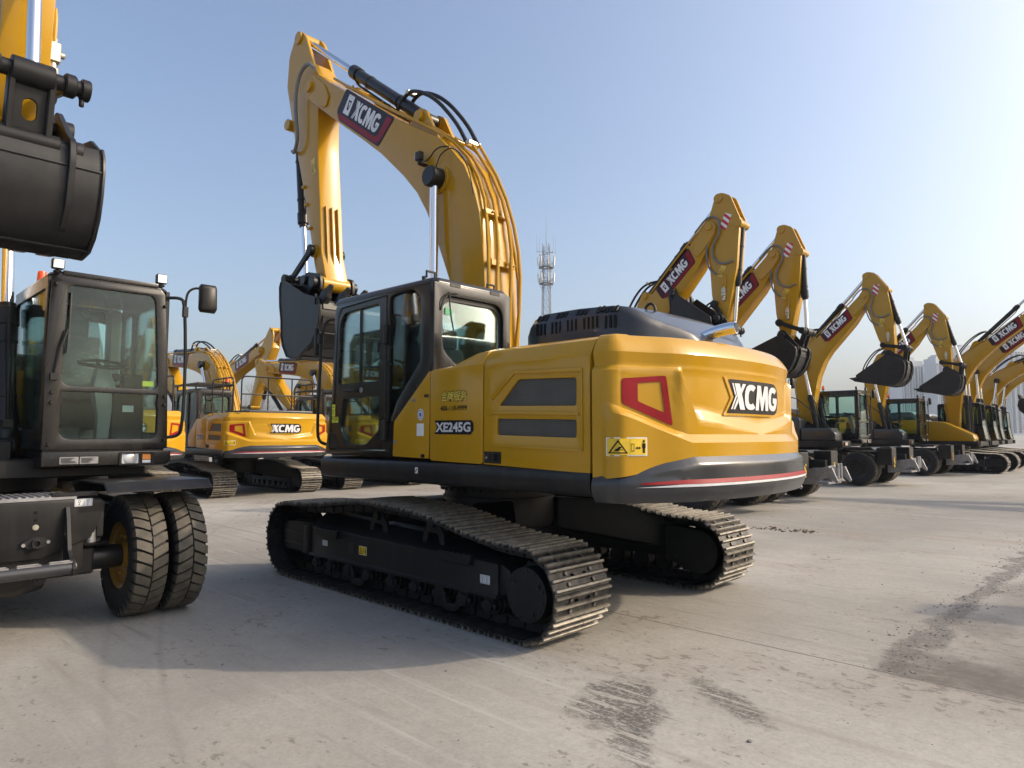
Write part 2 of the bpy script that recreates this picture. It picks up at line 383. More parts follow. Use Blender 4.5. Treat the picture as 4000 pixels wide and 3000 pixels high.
def copy_tree(root, label, loc, rz=None):
    ch = {}
    for o in COL.objects:
        if o.parent: ch.setdefault(o.parent, []).append(o)
    def rec(o, par):
        c = o.copy(); COL.objects.link(c); c.parent = par
        for q in ch.get(o, ()): rec(q, c)
        return c
    c = rec(root, None); c['label'] = label; c.location = loc
    if rz is not None: c.rotation_euler = (0, 0, rz)
    return c

# ------------------------------------------------------------ flat print: lettering and marks
def text_polys(txt, size=1.0, bold=.02, shear=0.0, spacing=1.0):
    cu = bpy.data.curves.new('txt', 'FONT'); cu.body = txt; cu.size = size; cu.offset = bold; cu.shear = shear; cu.space_character = spacing
    cu.resolution_u = 3
    o = bpy.data.objects.new('txt', cu); COL.objects.link(o)
    dg = bpy.context.evaluated_depsgraph_get(); me = o.evaluated_get(dg).to_mesh()
    vs = [(v.co.x, v.co.y) for v in me.vertices]; fs = [tuple(p_.vertices) for p_ in me.polygons]
    o.evaluated_get(dg).to_mesh_clear(); bpy.data.objects.remove(o, do_unlink=True); bpy.data.curves.remove(cu)
    return vs, fs
def fit(vs, x0, y0, w_, h_):
    a = min(v[0] for v in vs); b = max(v[0] for v in vs); c = min(v[1] for v in vs); d = max(v[1] for v in vs)
    return [(x0+(v[0]-a)/(b-a)*w_, y0+(v[1]-c)/(d-c)*h_) for v in vs]
def poly2(loops):
    """outer loop + holes -> (verts, tris) in the plane"""
    flat = [q for lp in loops for q in lp]
    return flat, [tuple(t) for t in tessellate_polygon([[Vector((q[0], q[1], 0)) for q in lp] for lp in loops])]
def join2(*ps):
    vs = []; fs = []
    for v, f in ps:
        b = len(vs); vs += v; fs += [tuple(b+i for i in q) for q in f]
    return vs, fs
def shear2(p_, k): return [(x+k*y, y) for x, y in p_[0]], p_[1]
def rrect(x0, y0, x1, y1, r, n=4):
    pts = []
    for cx, cy, a in ((x1-r, y1-r, 0), (x0+r, y1-r, 90), (x0+r, y0+r, 180), (x1-r, y0+r, 270)):
        for i in range(n+1):
            t = R(a+90*i/n); pts.append((cx+r*math.cos(t), cy+r*math.sin(t)))
    return pts
def rpoly(pts, r, n=3):
    """rounds the corners of a polygon"""
    out = []; m = len(pts)
    for i in range(m):
        p0, p1, p2 = Vector(pts[i-1]), Vector(pts[i]), Vector(pts[(i+1) % m])
        a, b = (p0-p1), (p2-p1); rr = min(r, a.length*.45, b.length*.45)
        a, b = p1+a.normalized()*rr, p1+b.normalized()*rr
        for k in range(n+1):
            t = k/n; q = a*(1-t)**2+p1*(2*t*(1-t))+b*t*t; out.append((q.x, q.y))
    return out
def arc_letter(w_, th, a0, a1, n=14):
    o_ = []; i_ = []
    for k in range(n+1):
        t = R(a0+(a1-a0)*k/n); c, s_ = math.cos(t), math.sin(t)
        e = .78; cc = math.copysign(abs(c)**e, c); ss = math.copysign(abs(s_)**e, s_)
        o_.append((w_/2+w_/2*cc, .5+.5*ss)); i_.append((w_/2+(w_/2-th)*cc, .5+(.5-th*.82)*ss))
    return o_+list(reversed(i_))
def brand_letters():
    ps = []
    ps.append(poly2([[(.16, 1), (.50, 1), (.92, 0), (.58, 0)]]))
    ps.append(poly2([[(.70, 1), (.93, 1), (.62, .56), (.55, .71)]])); ps.append(poly2([[(.38, .44), (.44, .28), (.25, 0), (.14, 0)]]))
    ps.append(poly2([[(-.02, 0), (.08, 0), (.34, .50), (.30, .60)]])); ps.append(poly2([[(.0, 1), (.09, 1), (.27, .62), (.23, .53)]]))
    c = poly2([arc_letter(.92, .27, 48, 312)]); ps.append(([(x+.88, y) for x, y in c[0]], c[1]))
    m = poly2([[(0, 0), (.10, 1), (.43, 1), (.56, .52), (.76, 1), (1.08, 1), (1.16, 0), (.88, 0), (.85, .52), (.66, 0), (.50, 0), (.33, .52), (.27, 0)]])
    ps.append(([(x+1.70, y) for x, y in m[0]], m[1]))
    g = poly2([arc_letter(.95, .27, 42, 345)]); ps.append(([(x+2.85, y) for x, y in g[0]], g[1]))
    g = poly2([[(.48, .32), (.95, .32), (.95, .55), (.48, .55)]]); ps.append(([(x+2.85, y) for x, y in g[0]], g[1]))
    return shear2(join2(*ps), .10)
def flat(p2, org, ux, uy, th=.0016):
    """print laid on a plane: org + x*ux + y*uy, with a thickness of th along the normal"""
    org, ux, uy = Vector(org), Vector(ux), Vector(uy); n = ux.cross(uy).normalized()
    g = G(); vs, fs = p2
    top = [org+ux*x+uy*y+n*th for x, y in vs]
    g.add(top, fs)
    return g

# ------------------------------------------------------------ shared excavator pieces
def rot2(p_, c, a):
    x, z = p_[0]-c[0], p_[1]-c[1]; cs, sn = math.cos(a), math.sin(a)
    return (c[0]+x*cs-z*sn, c[1]+x*sn+z*cs)
def circ_isect(a, ra, b, rb, side):
    dx, dz = b[0]-a[0], b[1]-a[1]; d = math.hypot(dx, dz); d = max(d, 1e-6)
    d2 = min(d, (ra+rb)*.999); d2 = max(d2, abs(ra-rb)*1.001)
    t = (ra*ra-rb*rb+d2*d2)/(2*d2); h = math.sqrt(max(0, ra*ra-t*t)); ux, uz = dx/d, dz/d
    return (a[0]+ux*t-uz*h*side, a[1]+uz*t+ux*h*side)
def pin(g, p_, y0, y1, r, n=16): return g.cyl((p_[0], y0, p_[1]), (p_[0], y1, p_[1]), r, n=n)

def hyd(root, name, a, b, y, frac, r, mat='charcoal_paint', eye=.09, lines=True):
    """hydraulic cylinder from a (barrel eye) to b (rod eye)"""
    A, B = Vector((a[0], y, a[1])), Vector((b[0], y, b[1])); d = (B-A).normalized(); L_ = (B-A).length
    g = G(); g.cyl(A+d*.06, A+d*L_*frac, r, n=20); g.cyl(A+d*(L_*frac-.16), A+d*(L_*frac+.02), r*1.22, n=20)
    g.cyl(A+d*(L_*frac+.02), A+d*(L_*frac+.07), r*.9, n=20)
    pin(g, a, y-.07, y+.07, eye)
    up = Vector((0, 1, 0)).cross(d)
    if lines:
        g.tube([A+d*.22+up*r*1.5, A+d*(L_*frac-.25)+up*r*1.5, A+d*(L_*frac-.12)+up*r*1.1], .018, 8)
        g.box((0, 0, 0), (.08, .09, .08), Matrix.Translation(A+d*.22+up*r*1.2))
        for q in (.35, .75): g.cyl(A+d*(L_*frac*q), A+d*(L_*frac*q+.04), r*1.12, n=20)
    o = P(name, mat, root, g, bev=.004)
    g = G(); g.cyl(A+d*(L_*frac+.03), B-d*.03, r*.62, n=20); P('piston_rod', 'chrome', o, g)
    g = G(); pin(g, b, y-.075, y+.075, eye*.95); P('rod_eye', mat, o, g, bev=.004)
    return o

def emblem(par, org, ux, uy, s=1.0, mirror=False, tag_=''):
    """printed maker's plate: dark field, red swoosh, white mark and letters; org = lower left, ux along"""
    ux, uy = Vector(ux)*s, Vector(uy)*s*1.18; org = Vector(org); n = ux.cross(uy).normalized()
    W, H = 1.0, .25
    out = rpoly([(.05, 0), (.93, 0), (1.03, .27), (.98, .27), (.90, .27), (.0, .27), (-.04, .06)], .03)
    if mirror: fl = lambda pts: [(W-x, y) for x, y in pts]
    else: fl = lambda pts: pts
    base = P('emblem_plate', 'emblem_field', par, flat(poly2([fl(out)]), org+n*.003, ux, uy))
    red = rpoly([(.03, .012), (.86, .012), (.925, .05), (1.0, .25), (.90, .25), (.85, .075), (.80, .055), (.0, .055)], .012)
    P('red_swoosh', 'red_decal', base, flat(poly2([fl(red)]), org+n*.006, ux, uy))
    v, f = brand_letters(); v = fit(v, .275, .078, .55, .155)
    P('lettering', 'white_decal', base, flat((v, f), org+n*.009, ux, uy))
    sq = [(.09, .075), (.215, .075), (.235, .245), (.11, .245)]
    tri = [(.135, .20), (.20, .20), (.175, .115), (.145, .115)]
    P('mark', 'white_decal', base, flat(poly2([sq, tri]), org+n*.009, ux, uy))
    dia = [(.152, .185), (.187, .185), (.168, .135)]
    P('mark_core', 'white_decal', base, flat(poly2([dia]), org+n*.009, ux, uy))
    return base

def warn_plate(par, org, ux, uy, w_=.15, h_=.075, name='warning_sticker'):
    ux, uy, org = Vector(ux), Vector(uy), Vector(org); n = ux.cross(uy).normalized()
    b = P(name, 'white_decal', par, flat(poly2([rrect(0, 0, w_, h_, .006)]), org+n*.003, ux, uy))
    e = .004; P('sticker_field', 'decal_yellow', b, flat(poly2([rrect(e, e, w_-e, h_-e, .004)]), org+n*.005, ux, uy))
    t = h_; ps = [poly2([[(.06*w_, .14*t), (.46*w_, .14*t), (.26*w_, .86*t)], [(.11*w_, .21*t), (.41*w_, .21*t), (.26*w_, .73*t)]])]
    ps.append(poly2([[(.19*w_, .26*t), (.25*w_, .26*t), (.33*w_, .5*t), (.28*w_, .5*t)]]))
    ps.append(poly2([rrect(.53*w_, .25*t, .62*w_, .68*t, .003), rrect(.545*w_, .29*t, .605*w_, .64*t, .002)]))
    ps.append(poly2([[(.65*w_, .44*t), (.70*w_, .52*t), (.70*w_, .46*t), (.74*w_, .46*t), (.74*w_, .52*t), (.79*w_, .44*t), (.74*w_, .36*t), (.74*w_, .42*t), (.70*w_, .42*t), (.70*w_, .36*t)]]))
    ps.append(poly2([rrect(.86*w_, .16*t, .93*w_, .66*t, .003)])); ps.append(poly2([rrect(.868*w_, .70*t, .922*w_, .86*t, .005)]))
    ps.append(poly2([[(.498*w_, .1*t), (.504*w_, .1*t), (.504*w_, .9*t), (.498*w_, .9*t)]]))
    P('sticker_print', 'black_decal', b, flat(join2(*ps), org+n*.007, ux, uy)); return b

def info_plate(par, org, ux, uy, w_=.10, h_=.055):
    """small white pictogram sticker with two framed signs"""
    ux, uy, org = Vector(ux), Vector(uy), Vector(org); n = ux.cross(uy).normalized()
    b = P('pictogram_sticker', 'white_decal', par, flat(poly2([rrect(0, 0, w_, h_, .004)]), org+n*.003, ux, uy)); ps = []
    for x0 in (.05, .53):
        a, c = x0*w_, (x0+.42)*w_; m = (a+c)/2
        ps.append(poly2([[(a, .08*h_), (c, .08*h_), (c, .92*h_), (a, .92*h_)], [(a+.0015, .11*h_), (c-.0015, .11*h_), (c-.0015, .89*h_), (a+.0015, .89*h_)]]))
        ring = [(m+.17*h_*math.cos(R(30*i)), .65*h_+.17*h_*math.sin(R(30*i))) for i in range(12)]
        rin = [(m+.12*h_*math.cos(R(30*i)), .65*h_+.12*h_*math.sin(R(30*i))) for i in range(12)]
        ps.append(poly2([ring, rin])); ps.append(poly2([[(m-.02*h_, .2*h_), (m+.03*h_, .2*h_), (m+.03*h_, .48*h_), (m-.02*h_, .48*h_)]]))
        ps.append(poly2([[(m-.14*h_, .26*h_), (m, .16*h_), (m+.02*h_, .22*h_), (m-.1*h_, .32*h_)]]))
    P('sticker_print', 'black_decal', b, flat(join2(*ps), org+n*.005, ux, uy)); return b

def bucket(root, T, prof, lip, tip, width, cy, curl, key, nteeth=5, mat='bucket_paint', K=None, strips=0):
    """prof: outline of the side plate around the pin T=(0,0); the shell runs from prof[0] to prof[lip]"""
    rt = lambda q: rot2((T[0]+q[0], T[1]+q[1]), T, curl)
    hw = width/2; th = .03
    side = [rt(q) for q in prof]
    def fn():
        g = G(); outer = side[:lip+1]; cx = sum(q[0] for q in side)/len(side); cz = sum(q[1] for q in side)/len(side)
        # shell with thickness, a little proud of the side plates' inner edge
        n = len(outer); inner = []
        for i, q in enumerate(outer):
            a = Vector(outer[max(i-1, 0)]); b = Vector(outer[min(i+1, n-1)]); t = (b-a).normalized(); nn = Vector((-t.y, t.x))
            if nn.dot(Vector((cx-q[0], cz-q[1]))) < 0: nn = -nn
            inner.append((q[0]+nn.x*th, q[1]+nn.y*th))
        g.prism(outer+list(reversed(inner)), cy-hw+.001, cy+hw-.001)
        return g
    b = P('bucket', mat, root, fn, bev=.006)
    for s in (-1, 1):
        g = G(); g.prism(side, cy+s*(hw-.03), cy+s*(hw+.004)); P('side_plate', mat, b, g, bev=.006)
        # rim bar along the outer edge of the side plate
        g = G(); o3 = [(q[0], cy+s*(hw+.004), q[1]) for q in side[:lip+1]]; g.tube(o3, .016, 6); P('edge_bar', mat, b, g)
        # side cutter
        m = prof[lip]; m2 = prof[lip+1]
        c = [rt(q) for q in ((m[0], m[1]), (m[0]*.72+m2[0]*.28, m[1]*.7+m2[1]*.3+.02), (m2[0]*.75+m[0]*.25, m2[1]*.75+m[1]*.25+.05), (m2[0]*.9+m[0]*.1, m2[1]*.9+m[1]*.1-.10), (m[0]*.93, m[1]*.93))]
        g = G(); g.prism(c, cy+s*(hw+.006), cy+s*(hw+.034)); P('side_cutter', mat, b, g, bev=.004)
    # wear strips across the floor and back
    g = G(); out = [rt(q) for q in prof[:lip+1]]
    for i in range(strips, len(out)-1):
        a, c = Vector(out[i]), Vector(out[i+1]); L_ = (c-a).length
        if L_ < .12: continue
        t = (c-a)/L_; nn = Vector((t.y, -t.x)); cx = T[0]; mid = (a+c)/2
        if nn.dot(mid-Vector(rt((0, -.45)))) < 0: nn = -nn
        k = max(1, int(L_/.22))
        for j in range(k):
            q = a+t*(L_*(j+.5)/k)
            g.prism([tuple(q-t*.05), tuple(q+t*.05), tuple(q+t*.05+nn*.016), tuple(q-t*.05+nn*.016)], cy-hw+.05, cy+hw-.05)
    P('wear_strip', mat, b, g, bev=.003)
    for i in (2, 6):                                          # weld seams where the shell plates meet
        q = out[min(i, len(out)-1)]; P('weld_seam', mat, b, G().cyl((q[0], cy-hw+.01, q[1]), (q[0], cy+hw-.01, q[1]), .011, n=6))
    # two hinge ears: plates that carry the pins and run down the back
    k = K or (.3, .0)
    for s in (-1, 1):
        e0 = cy+s*.27
        ear = [rt(q) for q in rpoly([(-.13, .0), (-.10, .12), (.03, .15), (k[0]-.02, k[1]+.13), (k[0]+.11, k[1]+.05), (k[0]+.13, k[1]-.10), (prof[4][0]+.06, prof[4][1]+.04), (prof[5][0]+.03, prof[5][1]), (prof[5][0]-.06, prof[5][1]), (prof[2][0]-.06, prof[2][1]), (k[0]*.4, k[1]-.14), (-.12, -.14)], .05)]
        g = G(); g.prism(ear, e0-.022, e0+.022); P('hinge_ear', mat, b, g, bev=.005)
    g = G(); pin(g, rt(k), cy-.34, cy+.34, .05); pin(g, T, cy-.36, cy+.36, .055)
    for s in (-1, 1): pin(g, rt(k), cy+s*.30, cy+s*.35, .075); pin(g, T, cy+s*.30, cy+s*.37, .09)
    P('hinge_pin', mat, b, g, bev=.004)
    lp = prof[lip]; d = Vector((tip[0]-lp[0], tip[1]-lp[1])); L_ = d.length; d /= L_; nn = Vector((-d.y, d.x))
    for i in range(nteeth):
        y = cy-hw+.08+(width-.16)*i/(nteeth-1); A = Vector(lp)-d*.12; Bm = Vector(lp)+d*L_*.35; C = Vector(lp)+d*L_
        g = G(); rings = []
        for c, hh, wy in ((A, .055, .05), (Bm, .07, .055), (Vector(lp)+d*L_*.45, .05, .042), (C, .012, .030)):
            rings.append([(*rt(tuple(c+nn*hh*a)), y+wy*bb) for a, bb in ((-1, -1), (-1, 1), (1, 1), (1, -1))])
        g.loft([[(q[0], q[2], q[1]) for q in r] for r in rings]); P('tooth', mat, b, g, bev=.004)
    return b

def front(root, C, db, da, curl, y0=0.0, key='', fine=True, emb=True, wheeled=False, boomcyl=True):
    """boom, arm, bucket, their cylinders and link. C: class geometry, db/da: extra rotation of boom and arm"""
    ft = C['foot']; rb = lambda q: rot2(q, ft, db)
    pv = rb(C['pivot']); ra = lambda q: rot2(rb(q), pv, da)
    hb, ha = C['hb'], C['ha']
    yel = 'yellow_paint'
    bp = [rb(q) for q in C['boom']]
    def fboom():
        g = G(); g.prism(bp, y0-hb, y0+hb); return g
    boom = P('boom', yel, root, fboom, bev=.014, seg=2)
    # cover strips along the plate edges (weld flange) and bosses
    for p_, r in ((C['pivot'], .13), (C['bc_top'], .17), (C['ft2'], .16)):
        q = rb(p_); P('pivot_boss', yel, boom, pin(G(), q, y0-hb-.035, y0+hb+.035, r, 24), bev=.008)
    P('pivot_pin', yel, boom, pin(G(), pv, y0-hb-.075, y0+hb+.075, .085, 20), bev=.008)
    e = [rb(q) for q in C['cheek']]
    for s in (-1, 1):
        g = G(); g.prism(e, y0+s*(hb+.001), y0+s*(hb+.028)); P('nose_cheek', yel, boom, g, bev=.008)
    base = rb(C['ac_base'])
    for s in (-1, 1):                                             # ears that carry the arm cylinder
        g = G(); o_ = Vector(base); tl = [rb(q) for q in C['ear']]
        g.prism(tl, y0+s*.12, y0+s*.17); pin(g, base, y0+s*.11, y0+s*.22, .075); P('cylinder_ear', yel, boom, g, bev=.006)
    # hydraulic pipes along the back of the boom
    path = C['pipe']
    for i, (yy, off, a, b_) in enumerate(C['pipes']):
        pts = []; m = len(path)
        for j in range(a, b_ if b_ else m):
            q0 = Vector(path[max(j-1, 0)]); q1 = Vector(path[min(j+1, m-1)]); t = (q1-q0).normalized(); nn = Vector((-t.y, t.x))
            o2 = off*(1.0 if j not in (a,) else .4)
            q = rb(tuple(Vector(path[j])+nn*o2)); pts.append((q[0], y0+yy+(.06*math.sin(j*1.3+i) if fine and 0 < j < m-1 else 0), q[1]))
        P('hydraulic_pipe', yel, boom, G().tube(pts, .021, 8 if fine else 6, sm=1))
    for j in C['clamps']:
        q0 = Vector(path[j-1]); q1 = Vector(path[j]); t = (q1-q0).normalized(); nn = Vector((-t.y, t.x)); c = (q0+q1)/2+nn*.045
        a = math.atan2(t.y, t.x)+db; c = rb(tuple(c)); g = G()
        M = Matrix.Translation((c[0], y0, c[1])) @ Matrix.Rotation(-a, 4, 'Y')
        g.box((0, .02, .0), (.07, 2*hb*.72, .05), M)
        for yy in (-.14, -.02, .1): g.cyl(M @ Vector((0, yy, .025)), M @ Vector((0, yy, .05)), .014, n=6)
        P('pipe_clamp', yel, boom, g, bev=.004)
    # black hoses from the arm cylinder to the pipes
    hz = [rb(q) for q in C['hose']]
    for yy in (-.05, .07):
        P('hydraulic_hose', 'hose_rubber', boom, G().tube([(q[0]+yy*.5, y0+yy, q[1]) for q in hz], .026, 8, sm=2))
    ends = [hz[1], hz[-1]]
    for q in ends: P('hose_fitting', 'fitting_metal', boom, G().box((q[0], y0, q[1]), (.07, .20, .055)), bev=.01)
    # arm: box section with two raised cheeks at the top
    ap = [ra(q) for q in C['arm']]
    arm = P('arm', yel, root, lambda: G().prism(ap, y0-ha, y0+ha), bev=.012, seg=2)
    for s in (-1, 1):
        g = G(); g.prism([ra(q) for q in C['arm_top']], y0+s*(ha-.055), y0+s*(ha+.002)); P('arm_cheek', yel, arm, g, bev=.008)
    for p_, r in ((C['ac_end'], .10), (C['bk_base'], .09), (C['link_pv'], .10)): P('pivot_boss', yel, arm, pin(G(), ra(p_), y0-ha-.035, y0+ha+.035, r, 20), bev=.006)
    g = G(); tp = ra(C['tip']); pin(g, tp, y0-ha-.04, y0+ha+.04, .115, 24); P('arm_end_boss', yel, arm, g, bev=.006)
    for yy in C['ribs']:
        q0, q1 = ra(C['rib'][0]), ra(C['rib'][1]); d = (Vector(q1)-Vector(q0)).normalized(); nn = Vector(ra((C['rib'][0][0]-1, C['rib'][0][1])))-Vector(q0)
        M = Matrix.Translation(((q0[0]+q1[0])/2, y0+yy, (q0[1]+q1[1])/2)) @ Matrix.Rotation(-math.atan2(d.y, d.x), 4, 'Y')
        P('guard_rib', yel, arm, G().box((0, 0, 0), ((Vector(q1)-Vector(q0)).length, .022, .05), M), bev=.004)
    # cylinders
    if boomcyl:
        for s in (-1, 1):
            c = hyd(root, 'boom_cylinder', C['bc_base'], rb(C['bc_top']), y0+s*(hb+C['bco']), C['bc_f'], .085, lines=True, eye=.12)
            g = G(); q = rb(C['bc_top']); pin(g, q, y0+s*(hb+C['bco']-.09), y0+s*(hb+C['bco']+.10), .125, 24); P('end_cap', 'charcoal_paint', c, g, bev=.02)
    hyd(root, 'arm_cylinder', base, ra(C['ac_end']), y0, C['ac_f'], .085)
    T = tp; K = rot2((T[0]+C['K'][0], T[1]+C['K'][1]), T, curl+db+da); Pl = ra(C['link_pv'])
    J = circ_isect(Pl, C['lpj'], K, C['ljk'], C['side'])
    hyd(root, 'bucket_cylinder', ra(C['bk_base']), J, y0, C['bk_f'], .072)
    # links: two arm links outside, one H link in the middle
    lk = 'frame_black'
    for s in (-1, 1):
        y = y0+s*(ha+.07); d = (Vector(J)-Vector(Pl)); a = -math.atan2(d.y, d.x)
        g = G(); pin(g, Pl, y-.04, y+.04, .085); pin(g, J, y-.04, y+.04, .085)
        M = Matrix.Translation(((Pl[0]+J[0])/2, y, (Pl[1]+J[1])/2)) @ Matrix.Rotation(a, 4, 'Y'); g.box((0, 0, 0), (d.length-.1, .05, .10), M)
        P('side_link', lk, root, g, bev=.012)
    hl = P('bucket_link', lk, root, lambda: pin(pin(G(), J, y0-ha-.16, y0+ha+.16, .058), J, y0-.13, y0+.13, .095), bev=.006)
    d = (Vector(K)-Vector(J)); a = -math.atan2(d.y, d.x); mid = ((K[0]+J[0])/2, (K[1]+J[1])/2)
    for s in (-1, 1):
        M = Matrix.Translation((mid[0], y0+s*.12, mid[1])) @ Matrix.Rotation(a, 4, 'Y')
        P('link_plate', lk, hl, G().box((0, 0, 0), (d.length, .045, .12), M), bev=.01)
    M = Matrix.Translation((mid[0], y0, mid[1])) @ Matrix.Rotation(a, 4, 'Y')
    h2 = d.length*.28
    P('link_web', lk, hl, G().prism([(-h2*1.4, -.12), (h2*1.4, -.12), (h2*1.4, .12), (-h2*1.4, .12)], -.02, .02, 'z', [rrect(-h2*.45, -.045, h2*.75, .045, .044)], M), bev=.003)
    g = G(); pin(g, K, y0-.2, y0+.2, .075); P('link_tube', lk, hl, g, bev=.004)
    for s in (-1, 1):
        g = G(); pin(g, J, y0+s*(ha+.14), y0+s*(ha+.2), .08); g.cyl((J[0], y0+s*(ha+.15), J[1]-.06), (J[0], y0+s*(ha+.15), J[1]-.13), .02, n=6); P('pin_collar', lk, hl, g, bev=.006)
    bucket(root, T, C['bucket'], C['lip'], C['btip'], C['bw'], y0, curl+db+da, key, mat='bucket_paint', K=C['K'], strips=C.get('strips', 0))
    # printed plates
    if emb:
        for s in (-1, 1):
            a, b_ = C['emb']; A, B = rb(a), rb(b_)
            ux = Vector((B[0]-A[0], 0, B[1]-A[1])); sl = ux.length; ux /= sl
            if s > 0:   # seen from the left: text runs from high x to low x
                org = Vector((A[0], y0+hb, A[1])); uy = Vector((0, 1, 0)).cross(ux)
                emblem(boom, org, ux, uy, sl)
            else:
                org = Vector((B[0], y0-hb, B[1])); u2 = -ux; uy = Vector((0, -1, 0)).cross(u2)
                emblem(boom, org, u2, uy, sl)
    for s in (-1, 1):
        q = ra(C['warn']); a = ra((C['warn'][0]-.1, C['warn'][1]+.02)); ux = Vector((a[0]-q[0], 0, a[1]-q[1])).normalized()*s; uy = Vector((0, s, 0)).cross(ux)
        if uy.z < 0: ux, uy = -ux, -uy
        warn_plate(arm, Vector((q[0], y0+s*ha, q[1])), uy*-1 if False else ux, uy, .12, .24)
        if wheeled:
            q = ra(C['refl']); g = flat(poly2([[(0, 0), (.17, 0), (.17, .34), (0, .34)]]), Vector((q[0], y0+s*(ha+.005), q[1])), ux, uy, .003); P('reflective_sticker', 'stripe_red_white', arm, g)
    return boom, arm

# class geometry: traced shapes in the machine's own x (forward) / z (up) plane, metres
CR = dict(foot=(.15, 1.85), ft2=(.15, 1.85), hb=.255, ha=.185,
    boom=[(-.02, 1.75), (-.07, 2.6), (-.05, 3.19), (-.03, 3.5), (0, 3.78), (.05, 4.1), (.14, 4.37), (.30, 4.69), (.50, 4.91), (.74, 5.14), (1.12, 5.37), (1.815, 5.79), (2.6, 6.31), (3.30, 6.79), (3.62, 7.03), (3.78, 7.09), (3.93, 7.05), (4.01, 6.92), (3.97, 6.78), (3.80, 6.66), (3.495, 6.43), (3.01, 6.07), (2.42, 5.65), (1.95, 5.30), (1.447, 4.856), (1.177, 4.576), (.98, 4.284), (.839, 4.01), (.67, 3.645), (.52, 3.31), (.40, 2.6), (.33, 1.85), (.2, 1.68)],
    cheek=rpoly([(4.0, 6.92), (3.9, 7.06), (3.76, 7.08), (3.42, 6.80), (3.28, 6.56), (3.36, 6.42), (3.55, 6.50), (3.80, 6.68), (3.96, 6.76)], .05),
    pivot=(3.82, 6.90), bc_top=(.72, 4.62), bc_base=(.70, 1.55), bco=.10, bc_f=.56,
    ac_base=(1.24, 5.60), ear=rpoly([(.86, 5.18), (1.12, 5.66), (1.25, 5.73), (1.37, 5.62), (1.52, 5.58)], .04), ac_f=.57,
    pipe=[(-.07, 2.2), (-.06, 3.19), (-.02, 3.78), (.13, 4.37), (.48, 4.93), (1.12, 5.40), (1.815, 5.82), (2.6, 6.34), (3.30, 6.82)],
    pipes=[(.19, .05, 0, None), (.10, .07, 0, 6), (-.02, .12, 0, 5), (-.11, .15, 0, 5), (-.20, .05, 0, None)], clamps=[2, 3, 5, 6, 7, 8],
    hose=[(1.82, 5.94), (1.62, 6.10), (1.40, 6.06), (1.02, 5.82), (.62, 5.38), (.42, 5.05)],
    arm=[(3.94, 7.38), (3.70, 7.05), (3.62, 6.85), (3.74, 6.54), (3.72, 5.93), (3.62, 5.02), (3.55, 4.29), (3.41, 3.88), (3.40, 3.74), (3.5, 3.69), (3.60, 3.74), (3.75, 4.155), (3.92, 4.74), (4.14, 5.43), (4.43, 6.25), (4.58, 6.73), (4.74, 7.255), (4.60, 7.45)],
    arm_top=rpoly([(3.84, 7.2), (4.15, 7.88), (4.28, 8.03), (4.42, 8.05), (4.54, 7.97), (4.69, 7.75), (4.74, 7.25), (4.60, 6.95)], .06),
    ac_end=(4.37, 7.95), bk_base=(4.66, 6.60), link_pv=(3.74, 4.34), tip=(3.50, 3.80),
    rib=((3.60, 5.02), (3.50, 3.98)), ribs=(-.10, 0, .10), K=(.30, .08), lpj=.69, ljk=.53, side=1, bk_f=.62,
    bucket=[(.40, .02), (.44, -.06), (.42, -.34), (.37, -.55), (.36, -.78), (.31, -.93), (.18, -1.10), (-.03, -1.15), (-.22, -1.10), (-.51, -.96), (-.66, -.76), (-.70, -.55), (-.67, -.38), (-.61, -.35), (-.23, -.24), (.09, -.09), (.32, .02)], lip=12, btip=(-.86, -.20), bw=1.25,
    emb=((3.08, 6.16), (1.94, 5.36)), warn=(3.86, 5.55))

